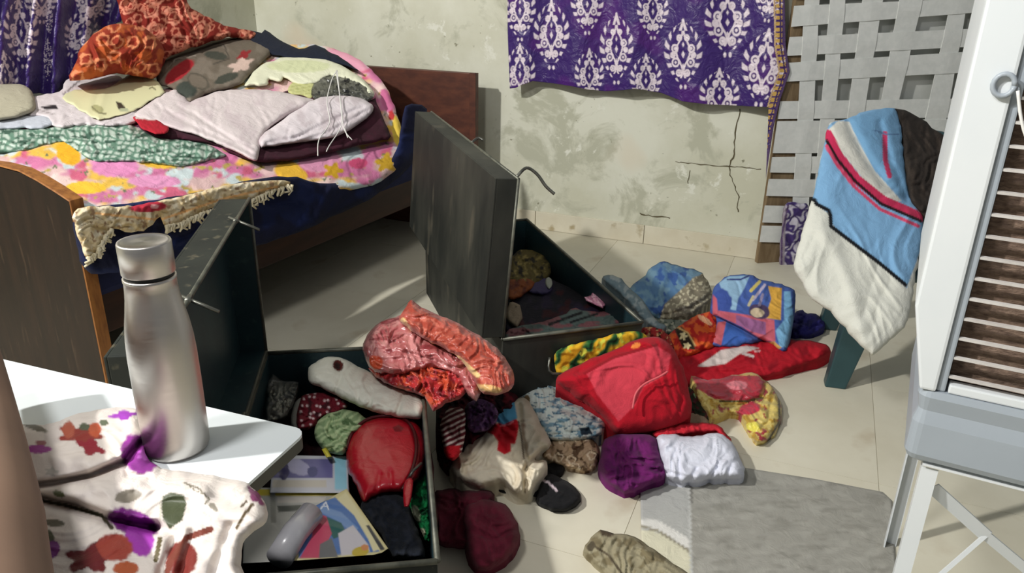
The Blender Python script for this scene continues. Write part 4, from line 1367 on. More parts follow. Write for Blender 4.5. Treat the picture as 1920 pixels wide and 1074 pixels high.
bagops = [('base', (72, 98, 166)), ('poly', (150, 186, 214), [(1348, 530), (1366, 518), (1406, 516), (1396, 540), (1384, 560), (1380, 582), (1370, 580), (1366, 556), (1352, 540)]), ('ell', (62, 84, 156), 1353, 566, 19, 24, 0),
          ('poly', (196, 96, 110), [(1336, 552), (1344, 560), (1346, 582), (1400, 590), (1452, 600), (1454, 640), (1432, 640), (1390, 612), (1346, 592), (1336, 590)]),
          ('poly', (150, 96, 140), [(1380, 590), (1436, 604), (1436, 628), (1410, 622), (1380, 606)]),
          ('poly', (214, 164, 70), [(1440, 536), (1466, 540), (1464, 600), (1434, 596), (1446, 560)]), ('ell', (74, 60, 90), 1424, 584, 20, 14, 10), ('ell', (196, 178, 150), 1420, 586, 13, 9, 10),
          ('line', (214, 196, 110), [(1408, 545), (1424, 528)], 6), ('line', (180, 170, 190), [(1412, 562), (1434, 534)], 5), ('line', (196, 186, 150), [(1404, 572), (1412, 556)], 5), ('line', (150, 140, 170), [(1424, 572), (1430, 552)], 5),
          ('poly', (120, 170, 206), [(1470, 546), (1482, 546), (1488, 600), (1478, 652), (1462, 650), (1454, 620), (1470, 600)]),
          ('poly', (196, 96, 104), [(1334, 640), (1346, 604), (1362, 602), (1354, 648)]), ('poly', (62, 100, 176), [(1362, 602), (1392, 618), (1404, 640), (1370, 650), (1352, 648)]),
          ('poly', (210, 170, 96), [(1434, 642), (1452, 640), (1466, 652), (1450, 658), (1436, 652)]), ('line', (40, 40, 80), [(1346, 594), (1390, 616), (1432, 640)], 3), ('line', (50, 60, 120), [(1364, 524), (1388, 524), (1404, 517)], 3)]
pile('colourful_bag', 'blue, orange and pink printed cloth bag on the red petticoat', 'bag',
     [(1334, 560), (1340, 538), (1358, 520), (1396, 514), (1430, 524), (1480, 538), (1492, 552), (1488, 600), (1478, 652), (1462, 658), (1440, 642), (1404, 644), (1370, 652), (1332, 646), (1344, 604), (1334, 586)], .03, .5, 660,
     bagops, M_COT, bulge=.06, edge=20, wr=(.006, 30, 20, 2), step=1.8, floor=0.0, lift=.03, creases=[([(1340, 594), (1390, 618), (1440, 644)], 4, .02)])
pile('rust_printed_cloth', 'rust printed cloth tucked between the red bag and the orange flowered cloth', 'cloth',
     [(1196, 626), (1214, 612), (1240, 616), (1262, 640), (1268, 668), (1256, 684), (1232, 672), (1210, 650)], .0, .5, 690,
     [('base', (150, 34, 34)), ('noise', (206, 160, 110), 10, .35, .1, 3), ('noise', (40, 30, 22), 10, .45, .08, 8)], bulge=.07, edge=16, wr=(.010, 12, 40, 2), step=2.2, floor=0.0, lift=.05)
pile('yellow_red_scarf', 'yellow silk scarf with red and green flowers lying on open floor', 'scarf',
     [(1296, 706), (1330, 712), (1372, 704), (1410, 698), (1440, 716), (1458, 744), (1466, 776), (1456, 808), (1438, 826), (1418, 834), (1400, 808), (1390, 786), (1372, 774), (1350, 786), (1330, 792), (1322, 772), (1300, 740)], .0, .1, 834,
     [('base', (206, 184, 104)), ('noise', (178, 142, 52), 16, .25, .1, 4), ('poly', (176, 44, 60), [(1296, 706), (1372, 704), (1424, 704), (1434, 726), (1420, 748), (1380, 752), (1340, 748), (1310, 730)]),
      ('noise', (150, 40, 52), 20, .42, .08, 6), ('ell', (216, 120, 130), 1382, 722, 20, 9, 0), ('ell', (190, 48, 70), 1406, 766, 20, 11, -10), ('line', (86, 74, 30), [(1350, 752), (1400, 752), (1430, 746)], 4),
      ('line', (74, 60, 28), [(1460, 740), (1462, 790), (1440, 826)], 4), ('ell', (226, 214, 90), 1412, 800, 14, 9, 0)], M_SILK, bulge=.055, edge=22, wr=(.012, 22, -15, 2), step=2.2, floor=0.0,
     creases=[([(1350, 762), (1400, 758), (1432, 742), (1438, 716)], 6, .03), ([(1400, 832), (1440, 790), (1448, 740)], 4, .012)])
pile('dark_green_scrap', 'dark green scrap of cloth between the red bag and yellow scarf', 'cloth',
     [(1284, 728), (1300, 732), (1330, 768), (1336, 792), (1310, 790), (1290, 780)], .0, .2, 792,
     [('base', (36, 42, 26)), ('ell', (150, 190, 140), 1306, 742, 4, 10, -30), ('noise', (80, 26, 30), 12, .2, .1)], bulge=.03, edge=12, wr=(.008, 12, 40, 2), step=2.4, floor=0.0)
pile('brown_sack', 'small grey-brown fold of cloth showing beside the red strap', 'cloth',
     [(1250, 794), (1262, 776), (1290, 772), (1322, 778), (1330, 796), (1300, 802)], .0, .2, 802,
     [('base', (140, 118, 98))], bulge=.04, edge=12, wr=(.006, 12, 0, 2), step=3, floor=0.0)
pile('red_stole', 'thin red stole along the top of the white shirt', 'stole',
     [(1222, 812), (1250, 796), (1300, 792), (1346, 796), (1364, 814), (1376, 842), (1362, 836), (1344, 812), (1300, 812), (1240, 822)], .03, .3, 842,
     [('base', (186, 34, 48)), ('noise', (150, 22, 36), 14, .3, .1)], bulge=.05, edge=12, wr=(.006, 12, 10, 3), step=2.4, floor=0.0)
bagr = pile('red_mesh_bag', 'large red net shopping bag in the middle of the heap', 'bag',
            [(1042, 712), (1062, 694), (1100, 676), (1150, 656), (1196, 636), (1236, 632), (1262, 654), (1280, 690), (1292, 730), (1297, 768), (1286, 790), (1246, 804), (1206, 814), (1172, 818), (1150, 808), (1134, 786), (1104, 762), (1066, 736)], .0, 1.5, 818,
            [('base', (166, 14, 32)), ('poly', (196, 60, 74), [(1100, 700), (1150, 672), (1230, 648), (1258, 664), (1252, 700), (1206, 726), (1190, 760), (1160, 790), (1120, 740)]),
             ('line', (140, 10, 26), [(1096, 700), (1150, 670), (1232, 646)], 5), ('ell', (226, 130, 60), 1192, 648, 10, 5, -20)], M_KNIT, bulge=.12, edge=46, wr=(.008, 44, 30, 2), step=2.6, floor=0.0, lift=.06,
            creases=[([(1252, 700), (1208, 722), (1190, 760)], 4, .008), ([(1080, 700), (1160, 660), (1210, 650)], 5, .016), ([(1270, 690), (1280, 740), (1270, 790)], 5, .012)])
fb_ = hz(0, 1.5, 818)
o = tube('piping', [tuple(ORG + ray(a, b) * (float(fb_(a, b)) - .085)) for a, b in ((1108, 760), (1134, 780), (1152, 800), (1174, 811), (1206, 808), (1246, 798), (1280, 784), (1290, 764))], .0045, solid_mat('pink_piping', (206, 90, 96), .6), None, smooth=5)
adopt(o, bagr)
o = tube('piping', [tuple(ORG + ray(a, b) * (float(fb_(a, b)) - .19)) for a, b in ((1186, 766), (1192, 738), (1208, 720), (1236, 706), (1252, 696))], .003, bpy.data.materials['pink_piping'], None, smooth=5)
adopt(o, bagr)
pile('blue_sketch_kurta', 'white kurta with pale blue brush print left of the red bag', 'kurta',
     [(966, 752), (986, 732), (1012, 714), (1044, 718), (1076, 736), (1108, 764), (1136, 792), (1126, 816), (1090, 828), (1046, 828), (1012, 818), (996, 784)], .0, .25, 830,
     [('base', (206, 214, 208)), ('noise', (122, 156, 172), (22, 9), .25, .1, 3), ('noise', (84, 112, 130), (14, 7), .45, .08, 8), ('poly', (40, 54, 66), [(1086, 802), (1104, 800), (1112, 814), (1090, 816)]), ('ell', (120, 100, 70), 988, 750, 6, 10, 0)],
     bulge=.10, edge=30, wr=(.012, 26, 35, 2.4), step=2.2, floor=0.0, lift=.05, creases=[([(1010, 816), (1060, 812), (1120, 806)], 5, .015)])
pile('tan_printed_scarf', 'tan and brown printed scarf under the pale blue kurta', 'scarf',
     [(1006, 850), (1024, 828), (1070, 822), (1112, 824), (1124, 848), (1116, 874), (1096, 884), (1066, 878), (1036, 868)], .0, .2, 884,
     [('base', (178, 152, 122)), ('noise', (96, 74, 54), 16, .2, .1, 3), ('rings', (226, 206, 176), 28, .25, .07, 3)], bulge=.06, edge=18, wr=(.014, 18, 20, 2), step=2.2, floor=0.0, lift=.01)
ts_ = pile('cream_t_shirt', 'cream t-shirt with a red print and blue patch in front of the heap', 't-shirt',
           [(844, 876), (852, 852), (868, 836), (892, 822), (914, 804), (916, 788), (932, 770), (958, 752), (980, 744), (996, 756), (1012, 790), (1032, 830), (1014, 846), (1004, 862), (1022, 862), (1026, 878), (1014, 900), (988, 928),
            (962, 924), (936, 906), (910, 916), (878, 908), (856, 896)], .0, .2, 928,
           [('base', (218, 208, 186)), ('noise', (206, 194, 170), 40, .25, .2), ('poly', (196, 24, 38), [(914, 800), (930, 794), (950, 792), (966, 784), (974, 792), (970, 816), (966, 832), (958, 832), (958, 846), (946, 852), (932, 844), (934, 828), (926, 816), (914, 810)]),
            ('poly', (86, 158, 196), [(916, 794), (930, 772), (964, 750), (970, 784), (944, 796), (930, 790), (922, 798)]), ('line', (226, 120, 126), [(938, 798), (954, 796), (962, 790)], 2.5),
            ('line', (110, 96, 84), [(972, 790), (978, 820), (982, 860)], 2.5)],
           bulge=.10, edge=34, wr=(.012, 32, 60, 2), step=2.4, floor=0.0, lift=.05, creases=[([(974, 760), (978, 820), (988, 862), (984, 920)], 5, .03), ([(1026, 866), (1000, 862), (984, 880)], 4, .02), ([(880, 840), (884, 880)], 4, .01)])
bk = pile('knit_hat', 'black knit hat with a white stripe on the floor in front of the heap', 'hat',
          [(1006, 934), (1012, 902), (1030, 886), (1046, 894), (1072, 908), (1088, 926), (1086, 944), (1062, 958), (1034, 958), (1014, 950)], .0, .1, 958,
          [('base', (20, 20, 22)), ('line', (206, 190, 196), [(1012, 898), (1028, 904), (1044, 920)], 4)], M_KNIT, bulge=.06, edge=22, wr=(.004, 20, 0, 2), step=2.6, floor=0.0)
pile('black_sock', 'black garment tucked beneath the cream t-shirt', 'garment',
     [(920, 914), (950, 906), (990, 916), (1030, 870), (1060, 866), (1052, 890), (1020, 900), (1006, 930), (966, 934)], .0, .1, 934,
     [('base', (20, 18, 18))], M_KNIT, bulge=.03, edge=12, wr=(.006, 16, 0, 2), step=3, floor=0.0)
mr = [('base', (92, 26, 42)), ('noise', (78, 20, 36), 30, .2, .2)]
pile('maroon_sweater', 'maroon sweater half hidden by the trunk rim, left of the maroon trousers', 'sweater',
     [(812, 930), (840, 916), (880, 920), (916, 916), (926, 936), (906, 960), (892, 1000), (880, 1026), (850, 1028), (812, 1010)], .0, .1, 1028, mr, M_KNIT, bulge=.08, edge=28, wr=(.012, 26, 60, 2), step=3, floor=0.0)
pile('maroon_trousers', 'maroon folded trousers on open floor at the bottom centre', 'trousers',
     [(868, 966), (880, 944), (916, 936), (948, 946), (966, 972), (975, 1004), (962, 1036), (940, 1058), (918, 1070), (896, 1070), (878, 1048), (872, 1008)], .0, .15, 1070, [('base', (100, 28, 46)), ('noise', (86, 22, 38), 30, .2, .2)],
     M_KNIT, bulge=.11, edge=36, wr=(.010, 34, 20, 2.5), step=3, floor=0.0, lift=.02, creases=[([(890, 1000), (930, 1012), (968, 990)], 5, .012)])
pile('purple_shirt', 'purple shirt crumpled left of the white shirt', 'shirt',
     [(1124, 880), (1128, 846), (1134, 824), (1166, 812), (1206, 812), (1232, 822), (1238, 852), (1250, 880), (1244, 900), (1216, 910), (1196, 920), (1172, 926), (1144, 910)], .0, .2, 926,
     [('base', (104, 28, 94)), ('noise', (86, 20, 80), 24, .2, .2)], M_KNIT, bulge=.10, edge=34, wr=(.014, 24, 50, 2), step=2.6, floor=0.0, lift=.02, creases=[([(1160, 830), (1156, 870), (1180, 890)], 5, .015), ([(1196, 830), (1210, 870), (1240, 886)], 5, .015), ([(1150, 900), (1200, 890), (1240, 896)], 4, .01)])
pile('white_shirt', 'white shirt folded at the front right of the heap', 'shirt',
     [(1230, 820), (1252, 812), (1300, 818), (1346, 810), (1372, 830), (1388, 858), (1397, 884), (1388, 897), (1340, 898), (1290, 906), (1262, 902), (1244, 890), (1238, 858)], .0, .25, 906,
     [('base', (212, 214, 226))], bulge=.09, edge=34, wr=(.008, 26, 70, 2.2), step=2.6, floor=0.0, lift=.03, creases=[([(1290, 904), (1306, 880)], 4, .014), ([(1330, 898), (1346, 876)], 4, .014), ([(1360, 896), (1372, 872)], 4, .012), ([(1250, 884), (1300, 898)], 4, .010)])
pile('khaki_trousers', 'khaki rolled trouser leg at the bottom edge on open floor', 'trousers',
     [(1094, 1032), (1110, 1008), (1126, 992), (1152, 1000), (1190, 1006), (1226, 1030), (1262, 1056), (1310, 1100), (1260, 1180), (1180, 1130), (1130, 1074)], .0, .08, 1120,
     [('base', (150, 142, 116)), ('noise', (120, 110, 84), 24, .25, .15), ('poly', (86, 74, 58), [(1124, 990), (1154, 998), (1146, 1006), (1128, 1004)]), ('line', (82, 72, 56), [(1112, 1022), (1140, 1040), (1170, 1080)], 4), ('ell', (84, 76, 60), 1108, 1024, 7, 10, 30)],
     bulge=.06, edge=24, wr=(.008, 22, 40, 2.4), step=2.8, floor=0.0)

# grey flattened sheet on the floor at lower right
mat_ = slab('floor_mat', 'flat grey mat with a paler printed left strip under the cooler stand', 'mat',
            [(1200, 898), (1290, 886), (1392, 876), (1530, 898), (1655, 922), (1672, 938), (1680, 1074), (1690, 1200), (1215, 1200), (1204, 1074)], hz(.004),
            [('base', (150, 148, 140)), ('noise', (138, 136, 128), (60, 12), .3, .3, 3), ('noise', (158, 156, 148), (50, 16), .3, .3, 7), ('poly', (170, 170, 166), [(1196, 880), (1289, 880), (1297, 1200), (1196, 1200)]),
             ('poly', (206, 202, 178), [(1196, 990), (1240, 1000), (1292, 1034), (1298, 1080), (1298, 1200), (1196, 1200)]), ('poly', (214, 212, 206), [(1196, 972), (1236, 976), (1292, 1010), (1292, 1030), (1236, 994), (1196, 982)]),
             ('line', (140, 134, 116), [(1202, 986), (1236, 996), (1294, 1034)], 4), ('line', (186, 186, 182), [(1291, 884), (1297, 1100)], 4), ('line', (112, 110, 104), [(1296, 900), (1297, 940)], 4)],
            .004, M_COT, lift=0.003, step=5)

# ================================================================ CHAIR WITH TOWEL
M_CHAIR = solid_mat('dark_green_plastic', (38, 66, 70), .4, spec=.5, c2=(46, 76, 80), scale=4)
# chair frame, local axes: x right, y away from the front edge
chx = at(1564, 722, hz(0))
CHA = math.radians(-14)
ch = empty('plastic_chair', tuple(chx), CHA, 'dark green plastic armchair hidden under a striped towel', 'chair')


def leg(x0, y0, x1, y1, h, w0=.034, w1=.058):
    bm = bmesh.new()
    rings = []
    for t in (0, .25, .5, .75, 1):
        x = x0 + (x1 - x0) * t
        y = y0 + (y1 - y0) * t
        ww = w0 + (w1 - w0) * t
        rings.append([bm.verts.new((x + a * ww, y + b * ww * .7, h * t)) for a, b in ((-1, -1), (1, -1), (1, 1), (-1, 1))])
    for a, b in zip(rings, rings[1:]):
        for k in range(4):
            bm.faces.new([a[k], a[(k + 1) % 4], b[(k + 1) % 4], b[k]])
    bm.faces.new(rings[0][::-1])
    bm.faces.new(rings[-1])
    return bm_obj('leg', bm, M_CHAIR, ch, bevel=.006)


leg(0, 0, .07, .05, .40)
leg(.52, .0, .46, .05, .40)
leg(.03, .50, .09, .44, .40)
leg(.48, .50, .42, .44, .40)
box('seat', (.02, .0, .40), (.50, .48, .43), M_CHAIR, ch, bevel=.012)
bm = bmesh.new()
nS = 10
prev = None
for i in range(nS + 1):
    t = i / nS
    x = .07 + .40 * t
    yy = .46 + .05 * math.sin(math.pi * t)
    zt_ = .72 + .08 * math.sin(math.pi * t)
    q = [bm.verts.new((x, yy, .42)), bm.verts.new((x, yy + .05, zt_)), bm.verts.new((x, yy + .07, zt_)), bm.verts.new((x, yy + .02, .42))]
    if prev:
        for k in range(4):
            bm.faces.new([prev[k], prev[(k + 1) % 4], q[(k + 1) % 4], q[k]])
    else:
        bm.faces.new(q)
    prev = q
bm.faces.new(prev[::-1])
bm_obj('backrest', bm, M_CHAIR, ch, smooth=False)
for sx in (.07, .47):
    tube('armrest', [(sx, .10, .42), (sx, .10, .56), (sx, .16, .61), (sx, .30, .62), (sx, .48, .64)], .018, M_CHAIR, ch, smooth=5)

ftow = anch([(1500, 480, 2.42), (1690, 560, 2.36), (1640, 206, 2.70), (1560, 240, 2.62)])
TW = (212, 212, 202)
BLU = (124, 168, 206)
towops = [('base', TW), ('poly', BLU, [(1522, 372), (1552, 236), (1600, 200), (1760, 180), (1760, 380), (1700, 540), (1640, 488), (1580, 440), (1558, 418), (1556, 402), (1530, 384)]),
          ('line', (16, 18, 24), [(1516, 370), (1528, 376), (1530, 382), (1553, 394), (1557, 402), (1558, 424), (1600, 456), (1650, 494), (1698, 534)], 7),
          ('poly', (112, 156, 192), [(1592, 222), (1680, 196), (1700, 300), (1700, 380), (1650, 330), (1610, 270)]),
          ('poly', (216, 214, 204), [(1552, 244), (1572, 226), (1592, 228), (1608, 262), (1640, 320), (1690, 376), (1674, 382), (1622, 340), (1580, 288), (1556, 258)]),
          ('line', (196, 46, 86), [(1552, 252), (1572, 292), (1606, 336), (1656, 376), (1730, 408)], 18), ('line', (36, 12, 20), [(1550, 264), (1568, 296), (1604, 340), (1652, 382), (1726, 414)], 5.5),
          ('line', (206, 70, 104), [(1550, 274), (1566, 304), (1600, 348), (1650, 392), (1722, 424)], 6),
          ('line', (176, 50, 88), [(1659, 250), (1660, 300), (1668, 330)], 9), ('line', (80, 112, 150), [(1640, 244), (1662, 252), (1686, 252)], 2.5)]
tw = cloth('striped_towel', 'blue and white towel with crimson stripes draped over the plastic chair', 'towel',
           [(1552, 240), (1566, 228), (1590, 222), (1612, 212), (1650, 204), (1676, 204), (1688, 230), (1694, 290), (1706, 370), (1728, 396), (1730, 440), (1716, 520), (1702, 600), (1676, 632), (1640, 664), (1628, 660), (1606, 640),
            (1584, 616), (1556, 584), (1522, 560), (1504, 532), (1488, 496), (1500, 450), (1514, 400), (1524, 366), (1534, 320)],
           ftow, towops, M_KNIT, bulge=.05, edge=60, wr=(.006, 60, 60, 2.5), step=2.6, back=.06,
           creases=[([(1592, 232), (1620, 290), (1660, 345), (1700, 372)], 10, .025), ([(1650, 230), (1670, 300), (1700, 370)], 7, .012), ([(1540, 420), (1590, 520), (1620, 640)], 14, -.012)])
cloth('black_jacket', 'black cloth hung over the chair back beside the towel', 'jacket',
      [(1668, 204), (1686, 204), (1716, 216), (1748, 238), (1790, 274), (1800, 340), (1760, 420), (1724, 398), (1704, 364), (1694, 290), (1686, 236)], anch([(1670, 210, 2.74), (1780, 300, 2.70), (1724, 396, 2.52)]),
      [('base', (44, 38, 34)), ('noise', (58, 50, 44), (14, 60), .2, .2)], bulge=.03, edge=20, wr=(.010, 24, 80, 3), step=3, back=.05)

# patterned purple cloth between the cot and the towel
cloth('purple_printed_cloth', 'strip of purple and white printed cloth hanging beside the draped chair', 'cloth',
      [(1472, 382), (1492, 380), (1520, 392), (1530, 470), (1520, 522), (1490, 518), (1464, 514), (1462, 470), (1466, 420)], pln(CO, RN, .03),
      [('base', (196, 190, 204)), ('stripes', (70, 54, 110), 30, 15, .5, 16), ('stripes', (60, 44, 96), 100, 22, .25, 14), ('poly', (150, 140, 150), [(1462, 380), (1474, 380), (1470, 520), (1460, 520)]), ('line', (80, 60, 96), [(1478, 384), (1466, 440), (1465, 514)], 3.5)],
      bulge=.02, edge=12, wr=(.006, 30, 80, 3), step=1.8, solid=.002)

# ================================================================ AIR COOLER
M_WHITE = solid_mat('cooler_white', (218, 222, 224), .4, spec=.5, c2=(212, 217, 220), scale=3, bump=.02)
M_TANK = solid_mat('cooler_tank_grey', (158, 166, 174), .4, spec=.4, c2=(152, 160, 168), scale=4, bump=.02)
M_SLAT = solid_mat('slat_grey', (206, 202, 198), .5, c2=(190, 184, 180), scale=30)
M_PAD = solid_mat('wood_wool_pad', (92, 74, 64), .95, c2=(140, 118, 102), scale=45, lo_=.35, hi=.65, bump=.9, stretch=(1, 1, 3), bdist=.01)
CA = math.radians(-27)
cor = at(1692, 856, hz(.50))
cool = empty('air_cooler', (cor[0], cor[1], .50), CA, 'white desert air cooler with a grey water tank at the right edge', 'cooler')
CW, CD = .62, .46
# local: x along the louvred face (right), y away, z up
bm = bmesh.new()
secs = [(0.0, .006, .006), (.012, .0, .0), (.075, .0, .0), (.10, .006, .006), (.128, .0, .0), (.140, .004, .004)]
prev = None
r_ = .02
for z, ix, iy in secs:
    ring = []
    for cx_, cy_, a0 in ((r_, r_, 180), (CW - r_, r_, 270), (CW - r_, CD - r_, 0), (r_, CD - r_, 90)):
        for k in range(5):
            a = math.radians(a0 + 90 * k / 4)
            ring.append(bm.verts.new((cx_ + (r_ - ix) * math.cos(a), cy_ + (r_ - iy) * math.sin(a), z)))
    if prev:
        n = len(ring)
        for k in range(n):
            bm.faces.new([prev[k], prev[(k + 1) % n], ring[(k + 1) % n], ring[k]])
    else:
        bm.faces.new(ring[::-1])
    prev = ring
bm.faces.new(prev)
bm_obj('water_tank', bm, M_TANK, cool, smooth=False)
CHH = .78
z0 = .141
fm = .055
# body: hollow frame
BU = .036
pp = [(.0, 0, z0), (.026, 0, z0), (.026, 0, z0 + CHH), (-BU, 0, z0 + CHH), (-BU, 0, z0 + .15)]
bm_obj('corner_post', prism_bm(pp, .03, (0, 1, 0)), M_WHITE, cool, bevel=.005)
bm = bmesh.new()
add_box(bm, (.026, .008, z0), (.040, .03, z0 + CHH))
bm_obj('inner_frame', bm, M_TANK, cool, bevel=.003)
box('corner_post', (CW - .045, .0, z0), (CW, .03, z0 + CHH), M_WHITE, cool, bevel=.006)
pp = [(.0, .03, z0), (.012, .03, z0), (.012, .03, z0 + CHH), (-BU, .03, z0 + CHH), (-BU, .03, z0 + .15)]
bm_obj('side_panel', prism_bm(pp, CD - .03, (0, 1, 0)), M_WHITE, cool, bevel=.002)
box('side_panel', (CW - .012, .03, z0), (CW, CD, z0 + CHH), M_WHITE, cool, bevel=.002)
box('back_panel', (.012, CD - .012, z0), (CW - .012, CD, z0 + CHH), M_WHITE, cool, bevel=.002)
box('bottom_rail', (.044, .006, z0), (CW - .045, .03, z0 + .016), M_WHITE, cool, bevel=.003)
box('top_rail', (.044, .004, z0 + CHH - .05), (CW - .045, .03, z0 + CHH), M_WHITE, cool, bevel=.003)
box('top_cap', (-.05, -.012, z0 + CHH), (CW + .01, CD + .01, z0 + CHH + .07), M_WHITE, cool, bevel=.015)
box('cooling_pad', (.044, .045, z0 + .01), (CW - .045, .085, z0 + CHH - .03), M_PAD, cool)
nsl = 20
for i in range(nsl):
    z = z0 + .030 + i * (CHH - .09) / (nsl - 1)
    bm = bmesh.new()
    vs = add_box(bm, (.040, .010, -.0022), (CW - .045, .017, .0022))
    bmesh.ops.rotate(bm, verts=bm.verts, cent=(0, .02, 0), matrix=Matrix.Rotation(math.radians(5), 3, 'X'))
    bmesh.ops.translate(bm, verts=bm.verts, vec=(0, 0, z))
    bm_obj('slat', bm, M_SLAT, cool)
box('grille_mullion', (.172, .004, z0 + .012), (.182, .012, z0 + CHH - .04), M_SLAT, cool, bevel=.001)
tube('hook', [(.012 + .014 * math.cos(a_), -.006, z0 + .52 + .016 * math.sin(a_)) for a_ in [i * math.pi / 8 for i in range(17)]], .004, M_TANK, cool, 8)
tube('cord', [(.030, -.02, z0 + .515), (.05, -.024, z0 + .46), (.09, -.015, z0 + .40), (.14, -.004, z0 + .36), (.20, .0, z0 + .32)], .0024, M_CORD, cool, smooth=5)
tube('clip', [(-.004, .01, z0 + .66), (-.018, .012, z0 + .69), (-.012, .012, z0 + .73), (.0, .01, z0 + .74)], .006, M_STEEL, cool, smooth=4)

# stand of the cooler
st = empty('cooler_stand', (cor[0], cor[1], 0), CA, 'white angle-iron stand carrying the air cooler', 'stand')


def angle_leg(x, y, sx, sy, h=.478):
    bm = bmesh.new()
    a, t = .028, .003
    P = [(0, 0), (sx * a, 0), (sx * a, sy * t), (sx * t, sy * t), (sx * t, sy * a), (0, sy * a)]
    lo_v = [bm.verts.new((x + p[0], y + p[1], 0)) for p in P]
    hi_v = [bm.verts.new((x + p[0], y + p[1], h)) for p in P]
    bm.faces.new(lo_v)
    bm.faces.new(hi_v[::-1])
    for k in range(6):
        bm.faces.new([lo_v[k], lo_v[(k + 1) % 6], hi_v[(k + 1) % 6], hi_v[k]])
    return bm_obj('leg', bm, M_WHITE, st)


LX0, LX1, LY0, LY1 = .035, CW - .03, .02, CD - .03
angle_leg(LX0, LY0, 1, 1)
angle_leg(LX1, LY0, -1, 1)
angle_leg(LX0, LY1, 1, -1)
angle_leg(LX1, LY1, -1, -1)


def flat_bar(name, a, b, w_=.024, t_=.004, n=(0, -1, 0)):
    a, b, n = Vector(a), Vector(b), Vector(n)
    d = (b - a).normalized()
    s = d.cross(n).normalized() * w_ / 2
    return bm_obj(name, prism_bm([a + s, b + s, b - s, a - s], t_, n), M_WHITE, st)


for (x0_, y0_, x1_, y1_) in ((LX0, LY0, LX1, LY0), (LX0, LY1, LX1, LY1)):
    flat_bar('top_bar', (x0_, y0_, .486), (x1_, y1_, .486), n=(0, 0, 1), w_=.016)
for (x0_, y0_, x1_, y1_) in ((LX0, LY0, LX0, LY1), (LX1, LY0, LX1, LY1)):
    flat_bar('top_bar', (x0_, y0_, .490), (x1_, y1_, .490), n=(0, 0, 1), w_=.03)
cx_ax = np.array([math.cos(CA), math.sin(CA), 0])
cy_ax = np.array([-math.sin(CA), math.cos(CA), 0])
stO = np.array([cor[0], cor[1], 0])


def stp(u, v, yy):      # a point of the stand's upright plane at depth yy
    p = at(u, v, pln(stO + cy_ax * yy, cy_ax)) - stO
    return (float(p @ cx_ax), yy, float(p[2]))


hub = stp(1848, 1002, LY0 + .06)
flat_bar('brace', stp(1748, 912, LY0 + .02), hub, w_=.026)
flat_bar('brace', hub, stp(1730, 1105, LY0 + .03), w_=.008)
flat_bar('brace', hub, stp(1990, 1120, LY0 + .12), w_=.020)
flat_bar('brace', (LX0, LY1, .45), (LX1, LY1, .10), w_=.022)

# ================================================================ TABLE IN FRONT
M_TABLE = solid_mat('white_laminate', (222, 228, 230), .3, spec=.5, c2=(218, 224, 226), scale=3, bump=.01)
M_TEDGE = solid_mat('table_edge_band', (70, 68, 60), .5)
TZ = .77
tc_ = at(577, 806, hz(TZ))
_t2 = at(0, 672, hz(TZ))
ta = math.atan2(_t2[1] - tc_[1], _t2[0] - tc_[0])       # towards the far left
ex = np.array([math.cos(ta), math.sin(ta), 0])
ey = np.array([-math.sin(ta), math.cos(ta), 0])   # towards the camera
tb = empty('white_table', (tc_[0], tc_[1], 0), ta, 'white laminate table in the foreground under the steel bottle', 'table')
TL, TWD = 1.05, .62
bm = bmesh.new()
R_ = .018
ring = []
for cx_, cy_, a0 in ((R_, R_, 180), (TL - R_, R_, 270), (TL - R_, TWD - R_, 0), (R_, TWD - R_, 90)):
    for k in range(5):
        a = math.radians(a0 + 90 * k / 4)
        ring.append((cx_ + R_ * math.cos(a), cy_ + R_ * math.sin(a)))
top = bm_obj('tabletop', prism_bm([(x, y, TZ - .004) for x, y in ring], .004, (0, 0, 1)), M_TABLE, tb)
bm_obj('edge_band', prism_bm([(x, y, TZ - .020) for x, y in ring], .016, (0, 0, 1)), M_TEDGE, tb)
for lx, ly in ((.26, .20), (TL - .06, .20), (.26, TWD - .06), (TL - .06, TWD - .06)):
    tube('leg', [(lx, ly, 0), (lx, ly, TZ - .02)], .014, M_STEEL, tb, 12)

# steel bottle
m, nt, N, L, B = nmat('brushed_steel')
B.inputs['Metallic'].default_value = 1.0
B.inputs['Base Color'].default_value = (*lin((196, 190, 184)), 1)
B.inputs['Roughness'].default_value = .30
B.inputs['Anisotropic'].default_value = .4
tc = N.new('ShaderNodeTexCoord')
nz = ntex(30, 5, .6, 0, (1, 1, 14))
L.new(ramp(nz.outputs['Fac'], .35, .65, (152, 152, 152), (172, 172, 172)), B.inputs['Roughness'])
M_BOT = m
bpos = at(334, 838, hz(TZ))
bo = empty('steel_bottle', (bpos[0], bpos[1], TZ), 0, 'brushed stainless steel water bottle standing on the white table', 'bottle')
pr = [(0, .001), (.030, .0005), (.0345, .002), (.036, .006), (.0365, .02), (.0368, .09), (.0365, .125), (.0355, .145), (.0335, .163), (.0305, .180), (.0283, .194), (.0272, .205), (.0268, .214), (.0275, .216), (.0275, .2185), (.0262, .2195), (.0255, .2195), (0, .2195)]
bm_obj('body', lathe_bm(pr, 72), M_BOT, bo, smooth=True)
tag(bm_obj('gasket', lathe_bm([(.0, .2195), (.0252, .2195), (.0252, .2235), (0, .2235)], 48), solid_mat('black_rubber', (18, 18, 18), .6), bo, smooth=False), 'black rubber ring')
capm = lathe_bm([(0, .2235), (.0268, .2235), (.0275, .2245), (.0275, .2570), (.0266, .2590), (.0235, .2592), (.0228, .2586), (.012, .2582), (0, .2581)], 72)
bm_obj('cap', capm, M_BOT, bo, smooth=True)

